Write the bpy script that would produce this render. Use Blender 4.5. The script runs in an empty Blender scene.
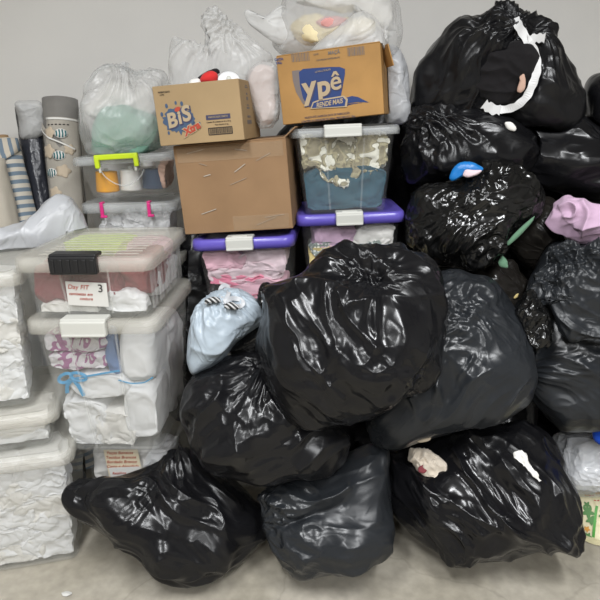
import bpy, bmesh, math, random
import numpy as np
from mathutils import Vector, Matrix, Euler

# ------------------------------------------------------------------ camera, light, exposure
S = bpy.context.scene
COL = S.collection
S.view_settings.view_transform = 'Standard'
S.view_settings.look = 'None'
S.view_settings.gamma = 1.0
S.view_settings.use_curve_mapping = False
S.view_settings.exposure = 0.3
S.cycles.transparent_max_bounces = 16
S.cycles.max_bounces = 8

FPX = 560.0
CAMZ = 1.5
PITCH = math.radians(18.3)
cd = bpy.data.cameras.new('camera'); cam = bpy.data.objects.new('camera', cd); COL.objects.link(cam)
cam.location = (0, 0, CAMZ); cam.rotation_euler = (math.pi/2 - PITCH, 0, 0)
cd.sensor_width = 36.0; cd.lens = 36.0*FPX/600.0; cd.clip_start = 0.02
S.camera = cam

wd = bpy.data.worlds.new('world'); S.world = wd; wd.use_nodes = True
wd.node_tree.nodes['Background'].inputs[0].default_value = (0.9, 0.95, 1.0, 1)
wd.node_tree.nodes['Background'].inputs[1].default_value = 0.1

LAMPS = [(-0.7, 0.1, 52), (0.9, 0.0, 52), (-0.7, -2.0, 52), (0.9, -2.0, 52)]
for (lx, ly, pw) in LAMPS:
    ld = bpy.data.lights.new('ceiling_light', 'AREA'); ld.shape = 'RECTANGLE'
    ld.size = 0.26; ld.size_y = 1.15; ld.energy = pw; ld.color = (0.97, 0.985, 1.0)
    lo = bpy.data.objects.new('ceiling_light', ld); COL.objects.link(lo); lo.location = (lx, ly, 2.93)

CAM = np.array([0, 0, CAMZ]); Fw = np.array([0, math.cos(PITCH), -math.sin(PITCH)])
Up = np.array([0, math.sin(PITCH), math.cos(PITCH)]); Rt = np.array([1.0, 0, 0])
WALL_Y = 2.78
def ray(px, py):
    return Fw + (px-300)/FPX*Rt - (py-300)/FPX*Up
def at(px, py, Y):
    d = ray(px, py); return CAM + d*(Y/d[1])
def mpp(px, py, Y):                      # metres per pixel there
    p = at(px, py, Y); return float(np.dot(p-CAM, Fw))/FPX

# ------------------------------------------------------------------ materials
def M(name, color, rough=0.5, spec=0.5, alpha=1.0, bump=0, bscale=40, bdist=0.003, var=0, vscale=6, flow=False,
      sheen=0, trans=0, metallic=0, coat=0, col2=None, rvar=0):
    m = bpy.data.materials.new(name); m.use_nodes = True
    nt = m.node_tree; b = nt.nodes['Principled BSDF']
    b.inputs['Base Color'].default_value = (*color, 1)
    b.inputs['Roughness'].default_value = rough
    b.inputs['Specular IOR Level'].default_value = spec
    b.inputs['Alpha'].default_value = alpha
    b.inputs['Metallic'].default_value = metallic
    b.inputs['Coat Weight'].default_value = coat
    if sheen: b.inputs['Sheen Weight'].default_value = sheen
    if flow:
        src = nt.nodes.new('ShaderNodeAttribute'); src.attribute_name = 'flow'; out = src.outputs['Vector']
    else:
        src = nt.nodes.new('ShaderNodeTexCoord'); out = src.outputs['Object']
    if bump:
        n = nt.nodes.new('ShaderNodeTexNoise'); n.inputs['Scale'].default_value = bscale
        n.inputs['Detail'].default_value = 3; n.inputs['Distortion'].default_value = 0.6 if flow else 0.2
        nt.links.new(out, n.inputs['Vector'])
        bp = nt.nodes.new('ShaderNodeBump'); bp.inputs['Strength'].default_value = bump; bp.inputs['Distance'].default_value = bdist
        src_h = n.outputs['Fac']
        if flow:
            n.inputs['Detail'].default_value = 1.5; n.inputs['Scale'].default_value = bscale*0.42
            sb = nt.nodes.new('ShaderNodeMath'); sb.operation = 'SUBTRACT'; sb.inputs[1].default_value = 0.5; nt.links.new(src_h, sb.inputs[0])
            ab_ = nt.nodes.new('ShaderNodeMath'); ab_.operation = 'ABSOLUTE'; nt.links.new(sb.outputs[0], ab_.inputs[0])
            mp = nt.nodes.new('ShaderNodeMapRange'); mp.interpolation_type = 'SMOOTHERSTEP'; mp.inputs[1].default_value = 0; mp.inputs[2].default_value = 0.11; mp.inputs[3].default_value = 1; mp.inputs[4].default_value = 0
            nt.links.new(ab_.outputs[0], mp.inputs[0]); src_h = mp.outputs[0]
        nt.links.new(src_h, bp.inputs['Height']); nt.links.new(bp.outputs['Normal'], b.inputs['Normal'])
    if var or col2:
        n = nt.nodes.new('ShaderNodeTexNoise'); n.inputs['Scale'].default_value = vscale; n.inputs['Detail'].default_value = 4
        nt.links.new(out, n.inputs['Vector'])
        r = nt.nodes.new('ShaderNodeValToRGB')
        r.color_ramp.elements[0].position = 0.35; r.color_ramp.elements[1].position = 0.68
        c2 = col2 if col2 else tuple(min(1, c*(1+var)) for c in color)
        c1 = color if col2 else tuple(c*(1-var) for c in color)
        r.color_ramp.elements[0].color = (*c1, 1); r.color_ramp.elements[1].color = (*c2, 1)
        nt.links.new(n.outputs['Fac'], r.inputs[0]); nt.links.new(r.outputs[0], b.inputs['Base Color'])
    if rvar:
        n = nt.nodes.new('ShaderNodeTexNoise'); n.inputs['Scale'].default_value = 9
        nt.links.new(out, n.inputs['Vector'])
        mr = nt.nodes.new('ShaderNodeMapRange'); mr.inputs[1].default_value = 0.3; mr.inputs[2].default_value = 0.7
        mr.inputs[3].default_value = max(0.05, rough-rvar); mr.inputs[4].default_value = rough+rvar
        nt.links.new(n.outputs['Fac'], mr.inputs[0]); nt.links.new(mr.outputs[0], b.inputs['Roughness'])
    if trans:
        tl = nt.nodes.new('ShaderNodeBsdfTranslucent'); tl.inputs[0].default_value = (*color, 1)
        mx = nt.nodes.new('ShaderNodeMixShader'); mx.inputs[0].default_value = trans
        o = nt.nodes['Material Output']
        nt.links.new(b.outputs[0], mx.inputs[1]); nt.links.new(tl.outputs[0], mx.inputs[2]); nt.links.new(mx.outputs[0], o.inputs[0])
    return m

def ramp_mat(name, kind, colors, scale, rough=0.7, axis=None, stops=None, bump=0.0):
    """cloth prints: 'stripe' bands along an axis, 'camo' blotches, 'dots' polka dots, 'blotch' print"""
    m = M(name, colors[0], rough, 0.3)
    nt = m.node_tree; b = nt.nodes['Principled BSDF']
    tc = nt.nodes.new('ShaderNodeTexCoord')
    if kind == 'stripe':
        t = nt.nodes.new('ShaderNodeTexWave'); t.bands_direction = axis or 'Z'; t.inputs['Scale'].default_value = scale
        t.inputs['Distortion'].default_value = 0.35; t.inputs['Detail'].default_value = 0; fac = t.outputs['Fac']
    elif kind == 'dots':
        t = nt.nodes.new('ShaderNodeTexVoronoi'); t.inputs['Scale'].default_value = scale; t.inputs['Randomness'].default_value = 0.1
        fac = t.outputs['Distance']
    else:
        t = nt.nodes.new('ShaderNodeTexNoise'); t.inputs['Scale'].default_value = scale; t.inputs['Detail'].default_value = 1.0
        t.inputs['Distortion'].default_value = 0.8; fac = t.outputs['Fac']
    nt.links.new(tc.outputs['Object'], t.inputs['Vector'])
    r = nt.nodes.new('ShaderNodeValToRGB'); r.color_ramp.interpolation = 'CONSTANT'
    stops = stops or [i/len(colors) for i in range(len(colors))]
    el = r.color_ramp.elements
    while len(el) < len(colors): el.new(0.5)
    for i, c in enumerate(colors): el[i].position = stops[i]; el[i].color = (*c, 1)
    nt.links.new(fac, r.inputs[0]); nt.links.new(r.outputs[0], b.inputs['Base Color'])
    return m

BLK = {
 'gloss': M('black_film_gloss', (0.006, 0.006, 0.007), 0.24, 0.32, bump=0.14, bscale=30, flow=True, bdist=0.005, rvar=0.08),
 'mid':   M('black_film', (0.007, 0.007, 0.008), 0.28, 0.30, bump=0.13, bscale=28, flow=True, bdist=0.005, rvar=0.08),
 'slate': M('slate_film', (0.017, 0.019, 0.022), 0.32, 0.32, bump=0.14, bscale=26, flow=True, bdist=0.005, rvar=0.08),
 'crisp': M('black_film_crisp', (0.006, 0.006, 0.006), 0.17, 0.45, bump=0.40, bscale=46, flow=True, bdist=0.006, rvar=0.06),
 'brown': M('thin_black_film', (0.016, 0.014, 0.012), 0.22, 0.36, bump=0.32, bscale=40, flow=True, bdist=0.006, rvar=0.08),
}
FILM = M('milky_film', (0.62, 0.62, 0.61), 0.26, 0.5, alpha=0.38, bump=0.35, bscale=34, flow=True, trans=0.0)
FILM2 = M('white_bag_film', (0.66, 0.66, 0.65), 0.36, 0.45, alpha=0.6, bump=0.5, bscale=40, flow=True)
CLEAR = M('clear_film', (0.75, 0.77, 0.80), 0.12, 0.6, alpha=0.3, bump=0.8, bscale=45, flow=True, bdist=0.006)
BLUEBAG = M('pale_blue_film', (0.36, 0.42, 0.475), 0.36, 0.5, bump=0.5, bscale=40, flow=True)
WHITEBAG = M('white_film', (0.46, 0.47, 0.49), 0.36, 0.5, bump=0.5, bscale=40, flow=True)
BINP = M('clear_plastic', (0.76, 0.77, 0.76), 0.25, 0.5, alpha=0.08)
BINM = M('milky_plastic', (0.74, 0.75, 0.72), 0.3, 0.5, alpha=0.16)
LIDM = M('milky_lid_plastic', (0.66, 0.64, 0.57), 0.35, 0.5, alpha=0.30)
LIDC = M('clear_lid_plastic', (0.66, 0.68, 0.68), 0.3, 0.5, alpha=0.32)
PURPLE = M('purple_plastic', (0.125, 0.095, 0.46), 0.28, 0.5)
WHITEP = M('white_plastic', (0.54, 0.54, 0.50), 0.4, 0.5)
BLACKP = M('black_plastic', (0.010, 0.010, 0.011), 0.42, 0.5)
LIMEP = M('lime_plastic', (0.55, 0.70, 0.02), 0.35, 0.5)
PINKP = M('magenta_plastic', (0.70, 0.03, 0.22), 0.35, 0.5)
CARD = M('cardboard', (0.275, 0.168, 0.09), 0.75, 0.2, var=0.10, vscale=5, bump=0.1, bscale=120, bdist=0.001)
CARD2 = M('cardboard_tan', (0.34, 0.24, 0.13), 0.75, 0.2, var=0.07, vscale=5, bump=0.1, bscale=120, bdist=0.001)
CARD3 = M('cardboard_orange', (0.37, 0.205, 0.07), 0.7, 0.25, var=0.12, vscale=7, bump=0.1, bscale=120, bdist=0.001)
CARDIN = M('cardboard_inside', (0.33, 0.22, 0.12), 0.8, 0.2)
TAPE = M('clear_tape', (0.55, 0.42, 0.28), 0.12, 0.7, alpha=0.12, bump=0.9, bscale=30, bdist=0.006)
INK_BLUE = M('blue_ink', (0.022, 0.046, 0.155), 0.6, 0.3)
INK_SLATE = M('slate_blue_ink', (0.055, 0.09, 0.155), 0.6, 0.3)
INK_NAVY = M('navy_ink', (0.05, 0.05, 0.10), 0.6, 0.3)
INK_GREY = M('grey_ink', (0.16, 0.14, 0.13), 0.6, 0.3)
INK_BLACK = M('black_ink', (0.03, 0.025, 0.025), 0.6, 0.3)
INK_RED = M('red_ink', (0.40, 0.06, 0.035), 0.6, 0.3)
INK_CREAM = M('cream_ink', (0.40, 0.31, 0.20), 0.6, 0.3)
PAPER = M('paper', (0.62, 0.61, 0.58), 0.7, 0.2)
PAPER2 = M('cream_paper', (0.68, 0.60, 0.44), 0.7, 0.2)
def cloth_mat(name, c, var=0.08): return M(name, c, 0.85, 0.15, bump=0.25, bscale=90, bdist=0.002, var=var, vscale=8, sheen=0.1)
C_WHITE = cloth_mat('white_cotton', (0.80, 0.805, 0.81), 0.02)
C_OFF = cloth_mat('offwhite_cotton', (0.77, 0.755, 0.72), 0.03)
C_PINK = cloth_mat('pink_cotton', (0.74, 0.46, 0.54))
C_ROSE = cloth_mat('rose_cotton', (0.74, 0.24, 0.35))
C_BABY = cloth_mat('pale_pink_cotton', (0.72, 0.58, 0.62), 0.05)
C_LILAC = cloth_mat('lilac_cotton', (0.58, 0.40, 0.54))
C_YEL = cloth_mat('yellow_cotton', (0.75, 0.60, 0.26))
C_CREAMY = cloth_mat('cream_cotton', (0.76, 0.66, 0.42))
C_TEAL = cloth_mat('teal_cotton', (0.038, 0.10, 0.135))
C_MINT = cloth_mat('mint_cotton', (0.24, 0.44, 0.35))
C_MAR = cloth_mat('maroon_cotton', (0.23, 0.055, 0.065))
C_BLACK = cloth_mat('black_cotton', (0.010, 0.009, 0.010))
C_SKIN = cloth_mat('beige_cotton', (0.55, 0.36, 0.28))
C_LIME = cloth_mat('lime_cotton', (0.62, 0.85, 0.03))
C_BLUE = cloth_mat('royal_blue_satin', (0.01, 0.06, 0.42))
C_SKY = M('blue_satin', (0.01, 0.17, 0.50), 0.35, 0.5)
C_GREEN = cloth_mat('pale_green_cloth', (0.13, 0.25, 0.16))
C_BEIGE = cloth_mat('beige_canvas', (0.46, 0.42, 0.35))
C_GREY = cloth_mat('grey_canvas', (0.22, 0.21, 0.195))
C_FLOR = cloth_mat('stone_print_cotton', (0.40, 0.37, 0.32), 0.06)
C_PETAL = cloth_mat('petal_print', (0.54, 0.45, 0.34))
C_TEALP = cloth_mat('teal_print', (0.05, 0.16, 0.17))
C_ORANGE = M('orange_thread', (0.78, 0.36, 0.02), 0.7, 0.2, bump=0.4, bscale=150, bdist=0.001)
C_NAVY = cloth_mat('navy_thread', (0.045, 0.07, 0.12))
C_RIB = M('blue_ribbon', (0.05, 0.32, 0.58), 0.45, 0.4)
CAMO = ramp_mat('camouflage_cotton', 'camo', [(0.30, 0.27, 0.18), (0.44, 0.40, 0.26), (0.30, 0.28, 0.19), (0.80, 0.79, 0.68)], 20, 0.85, stops=[0, 0.42, 0.5, 0.55])
DOTS = ramp_mat('grey_polka_cotton', 'dots', [(0.70, 0.72, 0.68), (0.25, 0.29, 0.27)], 75, 0.85, stops=[0, 0.36])
STRIPE = ramp_mat('blue_stripe_cotton', 'stripe', [(0.16, 0.21, 0.26), (0.55, 0.51, 0.44)], 9.5, 0.85, axis='Z', stops=[0, 0.48])
STRIPEF = ramp_mat('blue_stripe_fold', 'stripe', [(0.16, 0.21, 0.26), (0.52, 0.47, 0.39)], 9.5, 0.85, axis='X', stops=[0, 0.4])
MAGP = ramp_mat('magenta_print_film', 'camo', [(0.74, 0.72, 0.75), (0.38, 0.15, 0.31), (0.74, 0.72, 0.75)], 20, 0.3, stops=[0, 0.45, 0.56])
ZEBRA = ramp_mat('zebra_print', 'stripe', [(0.02, 0.02, 0.02), (0.5, 0.5, 0.5)], 34, 0.6, axis='DIAGONAL', stops=[0, 0.62])
FRUIT = ramp_mat('fruit_print_film', 'camo', [(0.10, 0.22, 0.04), (0.70, 0.62, 0.36), (0.70, 0.62, 0.36), (0.55, 0.30, 0.04), (0.40, 0.04, 0.03)], 13, 0.35, stops=[0, 0.40, 0.5, 0.66, 0.72])
DARKPAT = ramp_mat('dark_marks_film', 'camo', [(0.012, 0.012, 0.012), (0.4, 0.42, 0.45)], 60, 0.3, stops=[0, 0.66])

# ------------------------------------------------------------------ object helpers
def tag(o, label=None, cat=None, group=None, kind=None):
    if label: o['label'] = label
    if cat: o['category'] = cat
    if group: o['group'] = group
    if kind: o['kind'] = kind
    return o
def link(name, me, mat, parent=None):
    o = bpy.data.objects.new(name, me); COL.objects.link(o)
    if mat is not None and len(me.materials) == 0: me.materials.append(mat)
    if parent is not None: o.parent = parent
    return o
def empty(name, loc, rot=(0, 0, 0)):
    o = bpy.data.objects.new(name, None); COL.objects.link(o); o.location = loc; o.rotation_euler = rot
    o.empty_display_size = 0.05; return o
def bm_obj(name, bm, mat, parent=None, smooth=True, loc=None):
    me = bpy.data.meshes.new(name); bm.normal_update(); bm.to_mesh(me); bm.free()
    if smooth:
        for p in me.polygons: p.use_smooth = True
    o = link(name, me, mat, parent)
    if loc is not None: o.location = loc
    return o
def add_box(bm, c, s, bev=0, seg=2, rot=None):
    g = bmesh.ops.create_cube(bm, size=1.0)['verts']
    for v in g:
        v.co = Vector((v.co.x*s[0], v.co.y*s[1], v.co.z*s[2]))
    if bev:
        es = list({e for v in g for e in v.link_edges})
        r = bmesh.ops.bevel(bm, geom=es, offset=bev, segments=seg, affect='EDGES', profile=0.5)
        g = list({v for f in r['faces'] for v in f.verts} | {v for v in g if v.is_valid})
    if rot is not None: bmesh.ops.rotate(bm, verts=g, cent=(0, 0, 0), matrix=rot)
    bmesh.ops.translate(bm, verts=g, vec=Vector(c))
    return g
def box_obj(name, c, s, mat, parent, bev=0.002, seg=2, rot=None):
    bm = bmesh.new(); add_box(bm, c, s, bev, seg, rot)
    o = bm_obj(name, bm, mat, parent, smooth=False); return o
def np_mesh(name, V, Fq, smooth=True):
    me = bpy.data.meshes.new(name)
    V = np.asarray(V, dtype=np.float32); Fq = np.asarray(Fq, dtype=np.int32)
    k = Fq.shape[1]
    me.vertices.add(len(V)); me.vertices.foreach_set('co', V.ravel())
    me.loops.add(Fq.size); me.loops.foreach_set('vertex_index', Fq.ravel())
    me.polygons.add(len(Fq)); me.polygons.foreach_set('loop_start', np.arange(len(Fq), dtype=np.int32)*k)
    me.update(calc_edges=True)
    me.polygons.foreach_set('use_smooth', np.full(len(Fq), smooth, dtype=bool))
    me.update(); return me

# ------------------------------------------------------------------ noise
_rng = np.random.RandomState(7)
_perm = _rng.permutation(512); _perm = np.concatenate([_perm, _perm, _perm])
_grad = _rng.normal(size=(512, 3)); _grad /= np.linalg.norm(_grad, axis=1)[:, None]
def perlin(p):
    i = np.floor(p).astype(np.int64); f = p - i; u = f*f*f*(f*(f*6-15)+10); i &= 511
    r = 0
    for dx in (0, 1):
        for dy in (0, 1):
            for dz in (0, 1):
                h = _perm[(_perm[(_perm[(i[:, 0]+dx) & 511] + i[:, 1]+dy) & 511] + i[:, 2]+dz) & 511]
                d = (_grad[h]*(f - np.array([dx, dy, dz]))).sum(1)
                w = (u[:, 0] if dx else 1-u[:, 0])*(u[:, 1] if dy else 1-u[:, 1])*(u[:, 2] if dz else 1-u[:, 2])
                r = r + w*d
    return r*1.5
def ridge(p): return 0.33 - np.abs(perlin(p))           # sharp crests
def crest(p, w=0.10): return np.exp(-np.abs(perlin(p))/w)-0.28   # thin raised folds on an otherwise smooth film
_cs = {}
def cube_sphere(N):
    if N in _cs: return _cs[N]
    t = np.tan(np.linspace(-math.pi/4, math.pi/4, N+1)); a, b = np.meshgrid(t, t, indexing='ij'); o = np.ones_like(a)
    faces = [(a, b, o), (b, a, -o), (b, o, a), (a, -o, b), (o, a, b), (-o, b, a)]
    V = np.concatenate([np.stack(f, -1).reshape(-1, 3) for f in faces]); V /= np.linalg.norm(V, axis=1)[:, None]
    q = []
    idx = np.arange((N+1)**2).reshape(N+1, N+1)
    for k in range(6):
        I = idx + k*(N+1)**2
        q.append(np.stack([I[:-1, :-1], I[1:, :-1], I[1:, 1:], I[:-1, 1:]], -1).reshape(-1, 4))
    Q = np.concatenate(q)
    key = np.round(V, 5); u, first, inv = np.unique(key, axis=0, return_index=True, return_inverse=True)
    inv = np.asarray(inv).reshape(-1)
    _cs[N] = (V[first], inv[Q]); return _cs[N]
def normals_of(V, Q):
    fn = np.cross(V[Q[:, 2]]-V[Q[:, 0]], V[Q[:, 3]]-V[Q[:, 1]])
    n = np.zeros_like(V)
    for k in range(4): np.add.at(n, Q[:, k], fn)
    return n/(np.linalg.norm(n, axis=1)[:, None]+1e-12)

# ------------------------------------------------------------------ soft bodies
SOLIDS = []      # bags already laid
BOXES = []       # rigid boxes: (matrix_inv 3x3, centre, half sizes)
def chaikin(P, it):
    P = np.array(P, float)
    for _ in range(it):
        Q = np.roll(P, -1, 0); P = np.stack([0.8*P+0.2*Q, 0.2*P+0.8*Q], 1).reshape(-1, 2)
    return P
class Shape: pass
def outline(poly, c, Y, tf, tb, e, smooth=2):
    s = Shape(); s.C = at(c[0], c[1], Y)
    d = s.C-CAM; s.n = -d/np.linalg.norm(d)
    s.r = np.cross(np.array([0, 0, 1.0]), s.n); s.r /= np.linalg.norm(s.r); s.u = np.cross(s.n, s.r)
    s.pix = lambda x, y: s.plane(np.array([[x, y]], float))[0]
    def plane(P):
        D = Fw[None]+(P[:, :1]-300)/FPX*Rt[None]-(P[:, 1:]-300)/FPX*Up[None]
        t = np.dot(s.C-CAM, s.n)/(D@s.n); W = CAM+D*t[:, None]-s.C
        return np.stack([W@s.r, W@s.u], 1)
    s.plane = plane
    P = plane(chaikin(poly, smooth))
    Q = np.roll(P, -1, 0); tt = np.linspace(0, 1, 16, endpoint=False)[:, None, None]
    D = (P[None]*(1-tt)+Q[None]*tt).transpose(1, 0, 2).reshape(-1, 2)
    an = np.arctan2(D[:, 1], D[:, 0]); ra = np.hypot(D[:, 0], D[:, 1]); o = np.argsort(an)
    s.an, s.ra = an[o], ra[o]; s.tf, s.tb, s.e = tf, tb, e
    s.R = lambda th: np.interp(th, s.an, s.ra, period=2*math.pi)
    s.size = float(np.mean(s.ra)); return s
def surf_c(s, a, b):
    q = np.clip(np.hypot(a, b)/s.R(np.arctan2(b, a)), 0, 1)
    return s.tf*(1-q**(2/s.e))**(s.e/2)
def on(s, px, py, off=0.01):
    """point on the front of a soft body under a pixel (marching along the sight line)"""
    d = ray(px, py); d = d/np.linalg.norm(d); t0 = np.dot(s.C-CAM, s.n)/np.dot(d, s.n)
    for k in range(260):
        p = CAM+d*(t0-0.5+k*0.0025)-s.C
        a, b, c = p@s.r, p@s.u, p@s.n
        if np.hypot(a, b) < s.R(np.arctan2(b, a)) and c < surf_c(s, np.array(a), np.array(b)): break
    else:
        p = CAM+d*t0-s.C
    return s.C+p-d*off
def seg_dist(P, L):
    best = np.full(len(P), 1e9)
    for A, B in zip(L[:-1], L[1:]):
        ab = B-A; t = np.clip(((P-A)@ab)/(ab@ab+1e-12), 0, 1)
        best = np.minimum(best, np.linalg.norm(P-(A+t[:, None]*ab), axis=1))
    return best
def blob(name, poly, c, Y, tf=0.2, tb=0.2, mat=None, label=None, cat=None, group=None, parent=None, e=0.8, N=None, smooth=2,
         lump=(7, 0.012), gather=(), streak=None, crumple=(16, 0.008), ridges=(), dents=(), seed=0, collide=True, solid=True,
         push=0.012, boxup=False, calm=0.30, world_fn=None):
    s = outline(poly, c, Y, tf, tb, e, smooth)
    if N is None: N = int(min(100, max(26, s.size*380)))
    D, Q = cube_sphere(N)
    D = D+np.array([0, 0, 0.45]); D /= np.linalg.norm(D, axis=1)[:, None]
    th = np.arctan2(D[:, 1], D[:, 0]); q = np.hypot(D[:, 0], D[:, 1])
    ab = (s.R(th)*np.power(q, e))[:, None]*np.stack([np.cos(th), np.sin(th)], 1)
    cz = np.where(D[:, 2] > 0, tf, tb)*np.sign(D[:, 2])*np.power(np.abs(D[:, 2]), e)
    L = np.column_stack([ab, cz])
    W = s.C+L[:, :1]*s.r+L[:, 1:2]*s.u+L[:, 2:]*s.n
    nr = normals_of(W, Q)
    if np.mean(((W-s.C)*nr).sum(1)) < 0: nr = -nr; Q = Q[:, ::-1]
    sd = seed*17.31+len(poly)*3.7+c[0]*0.13
    off = np.array([sd, sd*0.7, sd*1.3])
    warp = np.stack([perlin(L*5+off+k*31) for k in range(3)], 1)*0.05
    Lw = L+warp
    disp = lump[1]*perlin(L*lump[0]+off)*2
    if streak:
        a = math.radians(streak[0]); ca, sa = math.cos(a), math.sin(a)
    else: a = 0; ca, sa = 1, 0
    st = streak[2] if streak else 1.6
    flow = np.stack([(Lw[:, 0]*ca+Lw[:, 1]*sa)/st, -Lw[:, 0]*sa+Lw[:, 1]*ca, Lw[:, 2]], 1)
    if streak:
        f, am = streak[1], streak[3]
        msk = np.clip(0.6+1.6*perlin(L*6+off*1.7), 0.22, 1.1)
        disp += am*msk*(ridge(flow*f*0.42+off)*2.2+ridge(flow*f*0.9+off*1.5)*1.5+ridge(flow*f*1.7+off*2)*0.55)
    for g in gather:
        gx, gy = s.pix(g[0], g[1]); gc = tf*0.5 if len(g) < 6 else g[5]
        v = Lw-np.array([gx, gy, gc]); r3 = np.linalg.norm(v, axis=1)+1e-6; dr = v/r3[:, None]
        fall = np.exp(-(r3/g[4])**2)*np.clip(r3/0.03, 0, 1)
        disp += g[3]*fall*(ridge(dr*g[2]*0.7+off+r3[:, None]*1.0)*1.2+0.7*ridge(dr*g[2]*1.3+off*1.9+r3[:, None]*1.2)+0.12*crest(dr*g[2]*1.6+off*2.9+r3[:, None]*2, 0.2))
    if crumple and crumple[1]:
        f, am = crumple; msk = np.clip(0.45+1.5*perlin(L*5+off*2.3), 0.12, 1)
        disp += am*msk*(ridge(Lw*f*0.4+off*1.1)*1.6+ridge(Lw*f*0.85+off*3)*1.1+crest(Lw*f*1.6+off*2.2, 0.16)*(0.32 if f > 17 else 0.10))
    front = np.clip(L[:, 2]/(0.3*tf)+0.6, 0, 1)
    for (pl, am, wd) in ridges:
        lp = s.plane(np.array(pl, float))
        for _ in range(2):
            if len(lp) > 2: lp = np.vstack([lp[:1], np.stack([0.75*lp[:-1]+0.25*lp[1:], 0.25*lp[:-1]+0.75*lp[1:]], 1).reshape(-1, 2), lp[-1:]])
        dd = seg_dist(L[:, :2]+warp[:, :2]*0.5+0.012*np.stack([perlin(L*14+off), perlin(L*14-off)], 1), lp)
        disp += front*am*(0.75+0.8*perlin(L*11+off*1.4))*np.exp(-np.sqrt(dd**2+0.0022**2)/wd)
    for (dx, dy, rx, am) in dents:
        p0 = s.pix(dx, dy); dd = np.linalg.norm(L[:, :2]-p0, axis=1)
        disp -= front*am*np.exp(-(dd/rx)**2)
    disp = disp-np.mean(disp)
    disp *= calm+(1-calm)*np.clip(L[:, 2]/(0.45*tf)+0.15, 0, 1)
    W = W+nr*disp[:, None]
    if world_fn: W = world_fn(W)
    if collide:
        for o in SOLIDS:
            P = W-o.C; a_, b_, c_ = P@o.r, P@o.u, P@o.n
            qq = np.hypot(a_, b_)/o.R(np.arctan2(b_, a_))
            ins = (qq < 1)
            fr = np.where(ins, o.tf*np.power(np.clip(1-qq**(2/o.e), 0, 1), o.e/2), -1)
            bk = np.where(ins, -o.tb*np.power(np.clip(1-qq**(2/o.e), 0, 1), o.e/2), 1)
            hit = ins & (c_ < fr+push) & (c_ > bk-push)
            tgt = bk-push*np.clip(3*(1-qq), 0, 1)
            W[hit] += ((tgt-c_)[:, None]*o.n)[hit]
        for (Mi, cc, h) in BOXES:
            P = (W-cc)@Mi; pen = h+0.004-np.abs(P)
            hit = np.where((pen > 0).all(1))[0]
            if len(hit):
                ax = np.argmin(pen[hit], 1) if not boxup else np.full(len(hit), 2)
                sg = np.sign(P[hit, ax]) if not boxup else 1.0; P2 = P[hit].copy(); P2[np.arange(len(hit)), ax] = sg*(h[ax]+0.004)
                W[hit] = P2@Mi.T+cc
    W[:, 2] = np.maximum(W[:, 2], 0.004+0.002*np.abs(perlin(L*30)))
    W[:, 1] = np.minimum(W[:, 1], WALL_Y-0.006)
    base = s.C.copy(); base[2] = max(W[:, 2].min(), 0)
    if parent is not None: base = np.array(parent.matrix_world.translation) if False else np.array(parent['_o'])
    me = np_mesh(name, W-base, Q)
    at_ = me.attributes.new('flow', 'FLOAT_VECTOR', 'POINT'); at_.data.foreach_set('vector', flow.astype(np.float32).ravel())
    ob = link(name, me, mat, parent)
    if parent is None: ob.location = base; ob['_o'] = [float(x) for x in base]
    tag(ob, label, cat, group)
    if solid: SOLIDS.append(s)
    ob_s[ob.name] = s
    return ob, s
ob_s = {}

def strip(name, pts, width, mat, parent=None, base=None, thick=0.002, twist=0.0, wob=0.0, label=None):
    """flat ribbon along 3-D points, facing the way the points were lifted"""
    P = np.array(pts, float)
    T = [0]+list(np.cumsum(np.linalg.norm(np.diff(P, axis=0), axis=1)))
    tt = np.linspace(0, T[-1], max(12, len(P)*5)); P = np.stack([np.interp(tt, T, P[:, k]) for k in range(3)], 1)
    for _ in range(3): P[1:-1] = (P[:-2]+2*P[1:-1]+P[2:])/4
    V = []; n = len(P)
    for i in range(n):
        d = P[min(i+1, n-1)]-P[max(i-1, 0)]; d /= np.linalg.norm(d)+1e-9
        v = CAM-P[i]; v /= np.linalg.norm(v); sd = np.cross(d, v); sd /= np.linalg.norm(sd)+1e-9
        nn = np.cross(sd, d); an = twist*math.sin(i*0.55+1)*0.8
        sd2 = sd*math.cos(an)+nn*math.sin(an); n2 = np.cross(sd2, d)
        w = width*(1+wob*math.sin(i*1.3+2))/2
        for (k, j) in ((-1, 0), (1, 0), (1, 1), (-1, 1)): V.append(P[i]+sd2*w*k-n2*(thick*j))
    Q = []
    for i in range(n-1):
        for k in range(4): Q.append([4*i+k, 4*i+(k+1) % 4, 4*i+4+(k+1) % 4, 4*i+4+k])
    Q.append([0, 1, 2, 3]); Q.append([4*n-4+k for k in (3, 2, 1, 0)])
    V = np.array(V)
    o0 = np.array(parent['_o']) if parent is not None else (base if base is not None else V.mean(0))
    me = np_mesh(name, V-o0, Q, smooth=False); ob = link(name, me, mat, parent)
    if parent is None: ob.location = o0; ob['_o'] = [float(x) for x in o0]
    if label: ob['label'] = label
    return ob
def tube_pts(name, pts, rad, mat, parent=None, local=True, seg=8):
    P = np.array(pts, float); n = len(P); V = []; Q = []
    for i in range(n):
        d = P[min(i+1, n-1)]-P[max(i-1, 0)]; d /= np.linalg.norm(d)+1e-9
        a = np.cross(d, [0.3, 0.2, 0.93]); a /= np.linalg.norm(a)+1e-9; b = np.cross(d, a)
        r = rad[i] if isinstance(rad, (list, tuple)) else rad
        for k in range(seg):
            t = 2*math.pi*k/seg; V.append(P[i]+r*(math.cos(t)*a+math.sin(t)*b))
    for i in range(n-1):
        for k in range(seg): Q.append([seg*i+k, seg*i+(k+1) % seg, seg*(i+1)+(k+1) % seg, seg*(i+1)+k])
    V = np.array(V)
    return link(name, np_mesh(name, V, Q), mat, parent)

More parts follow.
